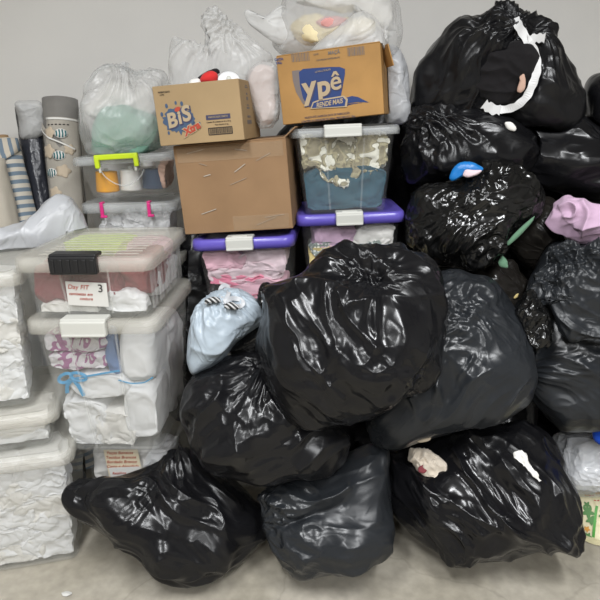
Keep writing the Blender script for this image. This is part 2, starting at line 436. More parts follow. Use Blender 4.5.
# ------------------------------------------------------------------ text and marks
def text_mesh(txt, size, bold=0.0, shear=0.0, space=1.0):
    cu = bpy.data.curves.new('lettering', 'FONT'); cu.body = txt; cu.size = size; cu.offset = bold; cu.shear = shear
    cu.space_character = space; cu.align_x = 'CENTER'; cu.align_y = 'CENTER'; cu.extrude = 0.0004; cu.resolution_u = 4
    o = bpy.data.objects.new('lettering', cu); COL.objects.link(o)
    dg = bpy.context.evaluated_depsgraph_get(); me = bpy.data.meshes.new_from_object(o.evaluated_get(dg))
    bpy.data.objects.remove(o); bpy.data.curves.remove(cu); return me
def lettering(txt, x, z, size, mat, parent, y, rot=0, bold=0.0, shear=0.0, space=1.0, width=None, name='lettering', side=None):
    me = text_mesh(txt, size, bold, shear, space)
    if width:
        xs = [v.co.x for v in me.vertices]; k = width/(max(xs)-min(xs))
        for v in me.vertices: v.co.x *= k
    mt = Matrix.Rotation(rot, 4, 'Z'); me.transform(mt)
    me.transform(Matrix.Rotation(math.pi/2, 4, 'X'))
    if side == 'right': me.transform(Matrix.Rotation(math.pi/2, 4, 'Z'))
    me.materials.clear(); me.materials.append(mat)
    o = link(name, me, mat, parent); o.location = (x, y, z) ; return o
def decal(name, pts, mat, parent, y, thick=0.0008):
    """flat printed shape on a front (-Y) face; pts are (x, z)"""
    bm = bmesh.new(); f = bm.faces.new([bm.verts.new((p[0], 0, p[1])) for p in pts])
    bm.normal_update()
    if f.normal.y > 0: f.normal_flip()
    bmesh.ops.triangulate(bm, faces=[f])
    o = bm_obj(name, bm, mat, parent, smooth=False); o.location = (0, y, 0); return o
def ell(cx, cz, rx, rz, n=28, rot=0):
    return [(cx+rx*math.cos(t)*math.cos(rot)-rz*math.sin(t)*math.sin(rot), cz+rx*math.cos(t)*math.sin(rot)+rz*math.sin(t)*math.cos(rot))
            for t in [2*math.pi*k/n for k in range(n)]]

# ------------------------------------------------------------------ room
def plane_obj(name, size, loc, rot, mat):
    bm = bmesh.new(); add_box(bm, (0, 0, 0), (size[0], size[1], 0.06))
    o = bm_obj(name, bm, mat, None, smooth=False); o.location = loc; o.rotation_euler = rot; o['kind'] = 'structure'; return o
WALL = M('painted_wall', (0.72, 0.705, 0.675), 0.75, 0.2, var=0.02, vscale=3, bump=0.12, bscale=60, bdist=0.002)
nt = WALL.node_tree
FLOORM = M('concrete_floor', (0.335, 0.305, 0.245), 0.62, 0.3, bump=0.1, bscale=35, bdist=0.002, col2=(0.44, 0.405, 0.34), vscale=3.2)
nt = FLOORM.node_tree; b_ = nt.nodes['Principled BSDF']; old = b_.inputs['Base Color'].links[0].from_socket
tcn = nt.nodes.new('ShaderNodeTexCoord'); nz = nt.nodes.new('ShaderNodeTexNoise'); nz.inputs['Scale'].default_value = 4; nz.inputs['Detail'].default_value = 5
mxv = nt.nodes.new('ShaderNodeMixRGB'); mxv.inputs[0].default_value = 0.18; vo = nt.nodes.new('ShaderNodeTexVoronoi'); vo.feature = 'DISTANCE_TO_EDGE'; vo.inputs['Scale'].default_value = 1.3
nt.links.new(tcn.outputs['Object'], nz.inputs['Vector']); nt.links.new(tcn.outputs['Object'], mxv.inputs[1]); nt.links.new(nz.outputs['Color'], mxv.inputs[2]); nt.links.new(mxv.outputs[0], vo.inputs['Vector'])
mr = nt.nodes.new('ShaderNodeMapRange'); mr.inputs[1].default_value = 0.0; mr.inputs[2].default_value = 0.007; mr.inputs[3].default_value = 0.86; mr.inputs[4].default_value = 1.0
nt.links.new(vo.outputs['Distance'], mr.inputs[0])
nz2 = nt.nodes.new('ShaderNodeTexNoise'); nz2.inputs['Scale'].default_value = 28; nz2.inputs['Detail'].default_value = 6; nt.links.new(tcn.outputs['Object'], nz2.inputs['Vector'])
mr2 = nt.nodes.new('ShaderNodeMapRange'); mr2.inputs[1].default_value = 0.3; mr2.inputs[2].default_value = 0.7; mr2.inputs[3].default_value = 0.86; mr2.inputs[4].default_value = 1.1; nt.links.new(nz2.outputs['Fac'], mr2.inputs[0])
mu = nt.nodes.new('ShaderNodeMath'); mu.operation = 'MULTIPLY'; nt.links.new(mr.outputs[0], mu.inputs[0]); nt.links.new(mr2.outputs[0], mu.inputs[1])
vm = nt.nodes.new('ShaderNodeVectorMath'); vm.operation = 'SCALE'; nt.links.new(old, vm.inputs[0]); nt.links.new(mu.outputs[0], vm.inputs['Scale']); nt.links.new(vm.outputs[0], b_.inputs['Base Color'])
WHITEW = M('plain_wall', (0.40, 0.39, 0.37), 0.8, 0.2)
plane_obj('floor', (6, 8), (0, -1.0, -0.03), (0, 0, 0), FLOORM)
plane_obj('ceiling', (6, 8), (0, -1.0, 3.03), (0, 0, 0), WHITEW)
plane_obj('wall_back', (6, 3.0), (0, WALL_Y+0.03, 1.5), (math.pi/2, 0, 0), WALL)
plane_obj('wall_left', (3.0, 8), (-3.03, -1.0, 1.5), (0, math.pi/2, 0), WHITEW)
plane_obj('wall_right', (3.0, 8), (3.03, -1.0, 1.5), (0, math.pi/2, 0), WHITEW)
plane_obj('wall_front', (6, 3.0), (0, -5.03, 1.5), (math.pi/2, 0, 0), WHITEW)
FIX = M('lamp_housing', (0.7, 0.7, 0.7), 0.5, 0.4)
for i, (lx, ly, pw) in enumerate(LAMPS):
    t = empty('ceiling_lamp', (lx, ly, 2.94))
    tag(t, 'fluorescent ceiling lamp in white housing, ' + ['front left', 'front right', 'rear left', 'rear right'][i] + ' of the four', 'lamp', 'ceiling lamps')
    bm = bmesh.new(); add_box(bm, (0, 0, 0.03), (0.32, 1.26, 0.055), 0.006); bm_obj('housing', bm, FIX, t, smooth=False)

# ------------------------------------------------------------------ storage bins
def rr(w, d, r, n=5):
    P = []
    for (cx, cy, a0) in ((w/2-r, d/2-r, 0), (-w/2+r, d/2-r, 90), (-w/2+r, -d/2+r, 180), (w/2-r, -d/2+r, 270)):
        for k in range(n+1):
            a = math.radians(a0+90*k/n); P.append((cx+r*math.cos(a), cy+r*math.sin(a)))
    return P
def loft(name, loops, mat, parent, cap0=True, cap1=True):
    bm = bmesh.new(); rings = []
    for (w, d, r, z) in loops: rings.append([bm.verts.new((x, y, z)) for x, y in rr(w, d, r)])
    n = len(rings[0])
    for A, B in zip(rings[:-1], rings[1:]):
        for k in range(n): bm.faces.new((A[k], A[(k+1) % n], B[(k+1) % n], B[k]))
    if cap0: bm.faces.new(rings[0][::-1])
    if cap1: bm.faces.new(rings[-1])
    o = bm_obj(name, bm, mat, parent, smooth=True)
    return o
class Bin: pass
def bin_(name, label, px, py, Y, W, Dp, H, yaw=0, roll=0, pitch=0, taper=0.90, body=BINP, lid=LIDC, lidname='lid', z=None, group=None,
         r=0.04, lid_h=0.024, ribs=True, has_lid=True, corner=None):
    """px,py,Y: centre of the lid's front edge (top).  z overrides the base height."""
    p = at(px, py, Y); Rm = Euler((pitch, roll, yaw)).to_matrix()
    top = H+0.008
    o = Vector(p)-Rm@Vector((0, -Dp/2, top))
    if z is not None: o.z = z
    if corner is not None:
        q = Rm@Vector((W/2, -Dp/2, 0)); o.x, o.y = corner[0]-q.x, corner[1]-q.y
    t = empty(name, o, (pitch, roll, yaw)); tag(t, label, 'storage bin', group)
    wb, db = W*taper-0.03, Dp*taper-0.03; wt, dt = W-0.03, Dp-0.03
    th = 0.006
    loops = [(wb-0.03, db-0.03, r*0.7, 0.0), (wb-0.008, db-0.008, r*0.8, 0.004), (wb, db, r*0.8, 0.014),
             (wt, dt, r, H-0.02), (W-0.012, Dp-0.012, r, H-0.018), (W-0.012, Dp-0.012, r, H-0.006),
             (wt-th, dt-th, r, H-0.006), (wb-th*2, db-th*2, r*0.8, 0.016)]
    loft('body', loops, body, t)
    if ribs:
        for sx in (-0.19, 0.19):
            bm = bmesh.new()
            a = Vector((sx*wt, -dt/2-0.001, H-0.03)); b = Vector((sx*wb, -db/2-0.001, 0.02))
            d = b-a; L = d.length
            add_box(bm, (0, 0, 0), (0.006, 0.005, L), 0.001, 1, d.to_track_quat('Z', 'Y').to_matrix())
            bm_obj('rib', bm, body, t, smooth=False, loc=(a+b)/2)
    B = Bin(); B.t = t; B.M = t_mat(t); B.W, B.D, B.H, B.wb, B.db, B.wt, B.dt = W, Dp, H, wb, db, wt, dt; B.lid = None
    if has_lid:
        h = lid_h
        loops = [(W-0.10, Dp-0.10, r*0.8, H-0.006), (W-0.012, Dp-0.012, r, H), (W-0.008, Dp-0.008, r, H-h), (W, Dp, r, H-h), (W+0.002, Dp+0.002, r, H-h*0.3),
                 (W-0.003, Dp-0.003, r, H+0.004), (W-0.012, Dp-0.012, r, H+0.008), (W-0.055, Dp-0.055, r*0.9, H+0.008), (W-0.07, Dp-0.07, r*0.8, H+0.001)]
        B.lid = loft('lid', loops, lid, t)
    Mi = np.array(t_mat(t).to_3x3()); cc = np.array(t_mat(t)@Vector((0, 0, H/2)))
    BOXES.append((Mi, cc, np.array([W/2, Dp/2, H/2+0.008])))
    return B
def t_mat(t): return Matrix.Translation(t.location)@t.rotation_euler.to_matrix().to_4x4()

def grip_handle(B, x, w, h, mat, bumps=0, drop=0.0):
    """moulded clip handle over the front edge of a lid"""
    bm = bmesh.new(); yf = -B.D/2
    add_box(bm, (x, yf-0.010, B.H-h/2+0.012-drop), (w, 0.022, h), 0.006, 3)
    add_box(bm, (x, yf+0.012, B.H+0.012-drop), (w, 0.05, 0.012), 0.004, 2)
    o = bm_obj('handle', bm, mat, B.t, smooth=False)
    if bumps:
        for k in range(bumps):
            bm = bmesh.new(); add_box(bm, (x-w/2+w*(k+0.5)/bumps, yf-0.021, B.H-h/2+0.012-drop), (w/bumps*0.55, 0.006, h*0.72), 0.0025, 2)
            bm_obj('grip_ridge', bm, mat, o, smooth=False)
    else:
        bm = bmesh.new(); add_box(bm, (x, yf-0.021, B.H-h+0.017-drop), (w*0.96, 0.006, 0.008), 0.002, 2)
        bm_obj('grip_edge', bm, mat, o, smooth=False)
    return o
def cloth(name, label, B, c, size, mat, cat='cloth', rot=(0, 0, 0), e=0.55, fold=(9, 0.014), fine=(24, 0.0035), rel_=0.65, aniso=(1, 1, 1), N=40, seed=0, group=None, parent=None):
    """a folded, rumpled piece of fabric lying inside a bin (bin-local centre and size)"""
    D, Q = cube_sphere(N)
    L = np.sign(D)*np.power(np.abs(D), e)*np.array(size)/2
    nr = normals_of(L, Q)
    if np.mean((L*nr).sum(1)) < 0: nr = -nr; Q = Q[:, ::-1]
    off = seed*13.7+np.array([c[0], c[1], c[2]])*50+len(label or name)*1.1
    an = np.array(aniso, float)
    wv = np.stack([perlin(L*9+off+k*17) for k in range(3)], 1)*0.03
    Lf = (L+wv)*an
    d = fold[1]*(perlin(Lf*fold[0]+off)*1.2+ridge(Lf*fold[0]*1.5+off*2)*1.5)+fine[1]*(crest(Lf*fine[0]*0.8+off*3, 0.16)*1.3+ridge(Lf*fine[0]*1.6+off)*0.8)
    L = L+nr*d[:, None]
    Rm = np.array(Euler(rot).to_matrix()); L = L@Rm.T+np.array(c)
    z = np.clip(L[:, 2]/B.H, 0, 1); m = 0.013
    rel = rel_*0.013*np.clip(0.5+1.4*perlin(L*22+off*1.3), 0, 1.2)+rel_*0.006*crest(L*30*an+off*2.1, 0.16)
    hx = (B.wb+(B.wt-B.wb)*z)/2-m-rel; hy = (B.db+(B.dt-B.db)*z)/2-m-rel
    L[:, 0] = np.clip(L[:, 0], -hx, hx); L[:, 1] = np.clip(L[:, 1], -hy, hy); L[:, 2] = np.clip(L[:, 2], 0.02, B.H-0.010)
    Mt = np.array(B.M); W = L@Mt[:3, :3].T+Mt[:3, 3]
    base = np.array([W[:, 0].mean(), W[:, 1].mean(), W[:, 2].min()])
    o = link(name, np_mesh(name, W-base, Q), mat); o.location = base; o['_o'] = [float(v) for v in base]
    tag(o, label, cat, group); return o
def spool(name, label, B, x, y, z, r, h, mat, core=WHITEP, cat='thread spool', waist=0.0):
    """wound cone or reel of thread"""
    p = B.M@Vector((x, y, z)); t = empty(name, p); tag(t, label, cat)
    def lathe(nm, prof, m):
        n = 24; V = []; Q = []
        for (rr_, zz) in prof:
            for k in range(n): V.append((rr_*math.cos(2*math.pi*k/n), rr_*math.sin(2*math.pi*k/n), zz))
        for i in range(len(prof)-1):
            for k in range(n): Q.append([i*n+k, i*n+(k+1) % n, (i+1)*n+(k+1) % n, (i+1)*n+k])
        return link(nm, np_mesh(nm, np.array(V), Q), m, t)
    prof = [(0.001, 0.004), (r*0.9, 0.004)]
    k = 14
    for i in range(k+1):
        f = i/k; prof.append((r*(1+0.025*(i % 2))*(1-0.08*f-waist*math.sin(f*math.pi)), 0.006+f*(h-0.012)))
    prof += [(r*0.3, h-0.004), (0.001, h-0.004)]
    lathe('thread', prof, mat)
    lathe('core', [(0.001, 0), (r*0.34, 0), (r*0.34, 0.003), (r*0.2, 0.004), (r*0.2, h+0.006), (r*0.13, h+0.006), (r*0.12, h-0.01), (0.001, h-0.01)], core)
    return t
def paper_label(B, x, z, w, h, mat, rot=0, y=None, nm='label'):
    f = max(0, min(1, z/B.H)); yy = -(B.db+(B.dt-B.db)*f)/2-0.004 if y is None else y
    tilt = math.atan2((B.dt-B.db)/2, B.H)
    bm = bmesh.new(); add_box(bm, (0, 0, 0), (w, 0.001, h), 0)
    o = bm_obj(nm, bm, mat, B.t, smooth=False); o.location = (x, yy, z); o.rotation_euler = (tilt, rot, 0); return o

# ---- stack of big translucent bins (front left)
YS = 1.60
T = bin_('storage_bin', 'wide translucent bin with black handle and white label numbered 3', 79, 258, YS, 0.42, 0.48, 0.195, yaw=math.radians(-2), roll=math.radians(-1.0), body=BINM, lid=LIDM, taper=0.93, lid_h=0.036)
T.label = True
Mb = bin_('storage_bin', 'tall translucent bin with white handle, under the black-handled bin', 88, 321, YS+0.005, 0.42, 0.48, 0.488, yaw=math.radians(-3), roll=math.radians(-1.5), body=BINM, lid=LIDM, taper=0.84, lid_h=0.036)
Sb = bin_('storage_bin', 'low translucent bin with handwritten list, squeezed under the tall white-handled bin', 122, 445, 1.70, 0.345, 0.42, 0.382, yaw=math.radians(-4), roll=math.radians(-1.5), body=BINP, has_lid=False, taper=0.93, z=0.003, ribs=False)
grip_handle(T, -0.015, 0.142, 0.055, BLACKP, bumps=6, drop=-0.004)
grip_handle(Mb, -0.012, 0.142, 0.05, WHITEP)
for k in range(10):
    y = -T.D/2+0.075+k*(T.D-0.15)/9
    bm = bmesh.new(); add_box(bm, (0, y, T.H+0.002), (T.W-0.11, 0.010, 0.003), 0.001, 1); bm_obj('lid_ridge', bm, LIDM, T.lid, smooth=False)
for k in range(5):                                   # moulded cells on the right side wall
    bm = bmesh.new(); add_box(bm, (0, 0, 0), (0.006, 0.05, 0.12), 0.003, 1)
    bm_obj('side_rib', bm, BINM, T.t, smooth=False, loc=(T.wb/2+0.008, -0.16+k*0.08, 0.085))
lb = paper_label(T, 0.0, 0.085, 0.125, 0.078, PAPER, rot=math.radians(3))
lettering('Day FIT', -0.025, 0.022, 0.020, INK_RED, lb, -0.0015, shear=0.2)
lettering('camisetas em', -0.020, 0.000, 0.0135, INK_RED, lb, -0.0015, shear=0.3)
lettering('costura', -0.005, -0.015, 0.0135, INK_RED, lb, -0.0015, shear=0.3)
lettering('3', 0.043, 0.020, 0.036, INK_BLACK, lb, -0.0015)
cloth('plastic_package', 'maroon garments in plastic at the left of the black-handled bin', T, (-0.10, -0.10, 0.105), (0.17, 0.2, 0.12), C_MAR, 'garment')
cloth('plastic_package', 'maroon garments in plastic behind the label numbered 3', T, (0.02, -0.13, 0.115), (0.14, 0.14, 0.11), C_MAR, 'garment', seed=2)
cloth('folded_garment', 'dusty red garment at the right of the black-handled bin', T, (0.12, -0.03, 0.115), (0.14, 0.26, 0.12), cloth_mat('dusty_red', (0.30, 0.075, 0.08)), 'garment', seed=3)
cloth('folded_garment', 'white garments lying along the bottom left of the black-handled bin', T, (-0.07, -0.14, 0.03), (0.2, 0.16, 0.045), C_OFF, 'garment', seed=4)
cloth('folded_garment', 'white rolled garment at bottom right of the black-handled bin', T, (0.10, -0.165, 0.05), (0.15, 0.09, 0.075), C_WHITE, 'garment', rot=(0, 0.2, 0.2), seed=5)
cloth('folded_garment', 'white folded sheets along the right side of the black-handled bin', T, (0.145, 0.08, 0.06), (0.07, 0.28, 0.10), C_WHITE, 'garment', aniso=(0.3, 2.5, 0.3), seed=6)
cloth('folded_garment', 'pale pink garment at the back right of the black-handled bin', T, (0.08, 0.14, 0.13), (0.18, 0.13, 0.09), C_PINK, 'garment', seed=7)
cloth('folded_cloth', 'lime green cloth showing through the ridged lid of the black-handled bin', T, (-0.07, 0.12, 0.168), (0.22, 0.17, 0.06), C_LIME, 'cloth', seed=8)
# tall bin contents
cloth('plastic_package', 'white package with magenta print, upper left in the tall white-handled bin', Mb, (-0.085, -0.13, 0.405), (0.21, 0.17, 0.07), MAGP, 'package', fold=(9, 0.006))
cloth('plastic_package', 'white package with magenta print, just below another in the tall bin', Mb, (-0.08, -0.13, 0.34), (0.21, 0.17, 0.06), MAGP, 'package', fold=(9, 0.006), seed=1)
cloth('fabric_roll', 'thick white fabric roll lying below the magenta-print packages', Mb, (-0.02, -0.13, 0.25), (0.24, 0.15, 0.10), C_WHITE, 'fabric roll', e=0.8, fold=(6, 0.01), rel_=0.3, fine=(20, 0.0015))
cloth('fabric_bundle', 'white upright fabric bundle bound with blue string, upper right of the tall bin', Mb, (0.115, -0.10, 0.355), (0.13, 0.20, 0.19), C_WHITE, 'fabric roll', e=0.6, fold=(5, 0.008), rel_=0.3, fine=(20, 0.0015), seed=2)
cloth('fabric_bundle', 'white upright fabric bundle at the lower right of the tall bin', Mb, (0.105, -0.10, 0.15), (0.13, 0.20, 0.22), C_WHITE, 'fabric roll', e=0.6, fold=(5, 0.008), rel_=0.3, fine=(20, 0.0015), seed=3)
cloth('fabric_bundle', 'white cloth bundle at the bottom left of the tall bin', Mb, (-0.095, -0.11, 0.105), (0.17, 0.2, 0.18), C_WHITE, 'cloth', seed=4)
cloth('fabric_bundle', 'white rumpled cloth at the bottom middle of the tall bin', Mb, (0.0, -0.12, 0.085), (0.14, 0.18, 0.14), C_OFF, 'cloth', seed=5)
cloth('fabric_bundle', 'white pleated sheets along the right side of the tall bin', Mb, (0.12, 0.1, 0.22), (0.12, 0.22, 0.36), C_WHITE, 'cloth', aniso=(0.3, 2.2, 0.3), seed=6)
cloth('folded_cloth', 'blue cloth strip standing between packages and bundles in the tall bin', Mb, (0.032, -0.15, 0.35), (0.03, 0.05, 0.17), cloth_mat('denim_blue', (0.16, 0.25, 0.45)), 'cloth', seed=7)
def binpts(B, pts, off=0.0):
    return [tuple(B.M@Vector(p)) for p in pts]
def front_y(B, z): return -(B.db+(B.dt-B.db)*z/B.H)/2+0.011
def in_front(B, pts): return binpts(B, [(x, front_y(B, z), z) for x, z in pts])
rb = empty('ribbon_bow', in_front(Mb, [(-0.10, 0.28)])[0]); rb['_o'] = list(rb.location)
tag(rb, 'bright blue ribbon bow tied round the white fabric roll', 'ribbon')
def loopy(cx, cz, rx, rz, a, n=14): return [(cx+rx*math.cos(t)*math.cos(a)-rz*math.sin(t)*math.sin(a), cz+rx*math.cos(t)*math.sin(a)+rz*math.sin(t)*math.cos(a)) for t in [2*math.pi*k/n for k in range(n+1)]]
strip('loop', in_front(Mb, loopy(-0.125, 0.283, 0.026, 0.014, 0.5)), 0.010, C_RIB, rb)
strip('loop', in_front(Mb, loopy(-0.08, 0.288, 0.026, 0.014, -0.2)), 0.010, C_RIB, rb)
strip('tail', in_front(Mb, [(-0.10, 0.28), (-0.125, 0.255), (-0.13, 0.225)]), 0.012, C_RIB, rb)
strip('tail', in_front(Mb, [(-0.10, 0.28), (-0.085, 0.25), (-0.075, 0.215)]), 0.012, C_RIB, rb)
strip('band', in_front(Mb, [(-0.10, 0.28), (-0.04, 0.292), (0.03, 0.305), (0.06, 0.31)]), 0.006, C_RIB, rb)
sg = empty('string', in_front(Mb, [(0.11, 0.26)])[0]); sg['_o'] = list(sg.location); tag(sg, 'thin blue string looped round the upright white bundle', 'string')
strip('strand', in_front(Mb, [(0.05, 0.275), (0.09, 0.262), (0.135, 0.265), (0.165, 0.285)]), 0.004, C_RIB, sg)
# low bin
cloth('folded_cloth', 'white cloth in the low bin, behind its handwritten list', Sb, (-0.04, -0.08, 0.29), (0.24, 0.2, 0.18), C_OFF, 'cloth')
cloth('folded_cloth', 'white creased sheet at the right of the low bin', Sb, (0.10, -0.09, 0.27), (0.12, 0.2, 0.13), C_WHITE, 'cloth', seed=2)
lb = paper_label(Sb, -0.01, 0.300, 0.125, 0.15, PAPER2, rot=math.radians(-2), nm='list_label')
lw = paper_label(Sb, -0.005, 0.265, 0.118, 0.075, PAPER, rot=math.radians(-4), nm='list_label')
lw.location.y -= 0.003
for k, s_ in enumerate(['Peças Bonecas', 'Tecidos Brancos', 'Bordado Branco', 'Cama e Almofada']):
    lettering(s_, -0.005, 0.062-k*0.019, 0.0165, INK_RED, lb, -0.0015, shear=0.3)
for k, s_ in enumerate(['Retalhos', 'Rendas', 'Feltro']):
    lettering(s_, -0.025, 0.014-k*0.019, 0.0145, INK_RED, lw, -0.0015, shear=0.3)

# ---- left edge stack
LL = bin_('storage_bin', 'large translucent bin standing on the floor at the left edge', 0, 0, 1.5, 0.50, 0.42, 0.442, yaw=math.radians(14), body=BINM, lid=LIDM, taper=0.93, z=0.003, lid_h=0.035, ribs=False, corner=(-0.745, 1.575))
ML = bin_('storage_bin', 'shallow translucent bin, middle of the stack at the left edge', 0, 0, 1.5, 0.46, 0.40, 0.125, yaw=math.radians(16), body=BINM, lid=LIDM, taper=0.92, z=0.456, lid_h=0.03, ribs=False, corner=(-0.785, 1.60))
UL = bin_('storage_bin', 'tall translucent bin on top of the stack at the left edge', 0, 0, 1.5, 0.42, 0.38, 0.45, yaw=math.radians(16), body=BINM, lid=LIDM, taper=0.92, z=0.592, lid_h=0.035, ribs=False, corner=(-0.842, 1.625))
WORDS = ['lowest', 'second lowest', 'middle', 'second highest', 'highest']
for (B, nm) in ((LL, 'floor bin'), (UL, 'top bin')):
    rnd = random.Random(B.H*1000)
    for r_ in range(5):
        for c_ in range(2):
            x = (0.30 if c_ else 0.06)*B.wt+rnd.uniform(-0.02, 0.02); z = 0.045+B.H*0.185*(r_+(0.35 if c_ else 0.0))
            if z > B.H-0.05: z = B.H-0.055
            cloth('folded_cloth', 'white rumpled cloth at the %s, %s row of the left-edge %s' % ('right' if c_ else 'left', WORDS[r_], nm), B, (x, -B.D*0.27, z), (rnd.uniform(0.13, 0.2), 0.2, B.H*rnd.uniform(0.20, 0.27)),
                  C_WHITE if (r_+c_) % 3 else C_OFF, 'cloth', rot=(rnd.uniform(-0.3, 0.3), rnd.uniform(-0.35, 0.35), 0), e=0.75, fold=(13, 0.022), fine=(24, 0.004), seed=r_*2+c_, group='white cloths in the left-edge bins')
cloth('folded_cloth', 'cream folded cloth in the shallow left-edge bin', ML, (0.07, -0.06, 0.075), (0.26, 0.24, 0.07), C_CREAMY and C_OFF, 'cloth', aniso=(0.4, 1, 2.5))
cloth('folded_cloth', 'white folded cloth at the bottom of the shallow left-edge bin', ML, (0.07, -0.08, 0.03), (0.30, 0.22, 0.04), C_WHITE, 'cloth', seed=2)

# ---- back left: two flat boxes
PK = bin_('storage_bin', 'translucent bin with two pink clips holding white lace', 127, 203, 2.20, 0.385, 0.30, 0.215, roll=math.radians(-1.5), body=BINP, lid=LIDC, taper=0.84, lid_h=0.03, ribs=False)
YB = bin_('storage_bin', 'translucent bin with a lime green carry handle', 120, 155, 2.18, 0.392, 0.28, 0.155, roll=math.radians(-3.5), body=BINP, lid=LIDC, taper=0.86, lid_h=0.024, ribs=False)
for x in (-0.10, 0.085):
    bm = bmesh.new(); yf = -PK.D/2
    add_box(bm, (x, yf-0.006, PK.H-0.018), (0.014, 0.010, 0.05), 0.004, 2); add_box(bm, (x, yf+0.006, PK.H+0.010), (0.014, 0.03, 0.008), 0.003, 2)
    add_box(bm, (x+0.006, yf-0.008, PK.H-0.042), (0.026, 0.012, 0.010), 0.003, 2)
    bm_obj('clip', bm, PINKP, PK.t, smooth=False)
hx = -0.012; yf = -YB.D/2
bm = bmesh.new(); add_box(bm, (hx, yf-0.012, YB.H+0.004), (0.165, 0.02, 0.020), 0.004, 2)
for s_ in (-1, 1): add_box(bm, (hx+s_*0.074, yf-0.014, YB.H-0.014), (0.018, 0.018, 0.044), 0.004, 2)
hd = bm_obj('carry_handle', bm, LIMEP, YB.t, smooth=False)
for s_ in (-1, 1):
    bm = bmesh.new(); add_box(bm, (hx+s_*0.068, yf-0.012, YB.H-0.042), (0.010, 0.010, 0.022), 0.003, 2); bm_obj('handle_tip', bm, WHITEP, hd, smooth=False)
pts = [(hx-0.066+0.132*k/16+0.03*(k/16), yf-0.004+0.012*math.sin(math.pi*k/16)*0-0.002, YB.H-0.05-0.055*math.sin(math.pi*k/16)**0.7) for k in range(17)]
tube_pts('carry_strap', pts, 0.0026, LIDC, YB.t)
spool('thread_spool', 'bright orange thread spool in the lime-handled bin', YB, -0.095, -0.06, 0.018, 0.044, 0.088, C_ORANGE)
spool('thread_spool', 'white thread spool in the middle of the lime-handled bin', YB, 0.0, -0.06, 0.018, 0.042, 0.09, C_OFF, waist=0.05)
spool('thread_spool', 'dark navy thread spool in the lime-handled bin', YB, 0.09, -0.045, 0.018, 0.048, 0.085, C_NAVY)
spool('thread_reel', 'small white reel lying on top of the navy spool', YB, 0.078, -0.075, 0.108, 0.028, 0.03, C_WHITE, cat='thread spool')
cloth('folded_cloth', 'beige cloth at the right end of the lime-handled bin', YB, (0.145, -0.03, 0.07), (0.05, 0.16, 0.10), C_SKIN, 'cloth')
for k, (x, w) in enumerate(((-0.085, 0.12), (0.01, 0.11), (0.10, 0.13))):
    cloth('lace_bundle', ['white lace bundle at the left of the pink-clip bin', 'white lace bundle in the middle of the pink-clip bin', 'white lace bundle at the right of the pink-clip bin'][k],
          PK, (x, -0.05, 0.085+0.012*k), (w, 0.16, 0.11+0.02*k), C_WHITE, 'lace', fold=(22, 0.02), fine=(60, 0.008), seed=k)

# ---- column under the brown box and the column under the orange box
PP = bin_('storage_bin', 'purple-lidded bin full of pink clothes, under the large brown box', 241, 239, 1.95, 0.372, 0.36, 0.36, roll=math.radians(-3.5), yaw=math.radians(-4), body=BINP, lid=PURPLE, taper=0.86, lid_h=0.03, ribs=False)
PB = bin_('storage_bin', 'purple-lidded bin with yellow and polka-dot cloth, beside the black bags', 351, 214, 2.0, 0.395, 0.36, 0.36, roll=math.radians(-2.5), body=BINP, lid=PURPLE, taper=0.86, lid_h=0.03, ribs=False)
WB = bin_('storage_bin', 'clear bin with white handle holding camouflage and teal cloth', 345, 127, 2.0, 0.385, 0.36, 0.30, roll=math.radians(-2.5), body=BINP, lid=LIDC, taper=0.84, lid_h=0.022)
grip_handle(PP, -0.005, 0.098, 0.042, WHITEP, drop=0.0); grip_handle(PB, -0.006, 0.098, 0.042, WHITEP); grip_handle(WB, -0.008, 0.13, 0.036, WHITEP)
for B in (PP, PB):
    hd = [c for c in B.t.children if c.name.startswith('handle')][0]
    bm = bmesh.new()
    for k in range(13):
        a = math.pi*k/12
    add_box(bm, (-0.005, -B.D/2+0.004, B.H+0.014), (0.06, 0.022, 0.014), 0.006, 3); bm_obj('handle_hump', bm, WHITEP, hd, smooth=False)
for k, (x, z, w, h, m, l) in enumerate((
    (-0.09, 0.285, 0.17, 0.07, C_PINK, 'bright pink shirt, upper left in the purple-lidded bin of pinks'),
    (0.08, 0.29, 0.19, 0.08, C_BABY, 'pale pink crumpled shirt, upper right in the purple-lidded bin of pinks'),
    (-0.02, 0.225, 0.28, 0.06, C_BABY, 'pale pink folded shirt across the purple-lidded bin'),
    (-0.04, 0.205, 0.22, 0.022, C_ROSE, 'deep rose strip of cloth between pale pink shirts'),
    (0.04, 0.165, 0.26, 0.07, C_PINK, 'pink folded shirt, lower in the purple-lidded bin'),
    (-0.05, 0.10, 0.24, 0.07, C_ROSE, 'deep rose folded shirt low in the purple-lidded bin'),
    (0.05, 0.05, 0.24, 0.06, C_BABY, 'pale pink shirt at the bottom of the purple-lidded bin'))):
    cloth('folded_shirt', l, PP, (x, -0.07, z), (w, 0.2, h*1.25), m, 'shirt', seed=k, aniso=(0.8, 1, 1.6), fold=(12, 0.016))
for k, (x, z, w, h, m, l) in enumerate((
    (-0.06, 0.275, 0.17, 0.09, C_LILAC, 'lilac shirt, upper left in the bin beside the black bags'),
    (0.09, 0.275, 0.16, 0.07, C_OFF, 'white crumpled cloth, upper right in the bin beside the black bags'),
    (0.0, 0.235, 0.30, 0.035, DOTS, 'grey cloth with white polka dots'),
    (-0.04, 0.17, 0.27, 0.11, C_YEL, 'yellow cloth under the grey polka-dot cloth'),
    (0.03, 0.07, 0.27, 0.1, C_CREAMY, 'cream cloth at the bottom of the polka-dot bin'))):
    cloth('folded_cloth', l, PB, (x, -0.075, z), (w, 0.19, h*1.2), m, 'cloth', seed=k, fold=(10, 0.012))
cloth('folded_cloth', 'dark teal folded cloth filling the lower half of the white-handled clear bin', WB, (0.0, -0.02, 0.095), (0.34, 0.30, 0.17), C_TEAL, 'cloth', fold=(6, 0.012))
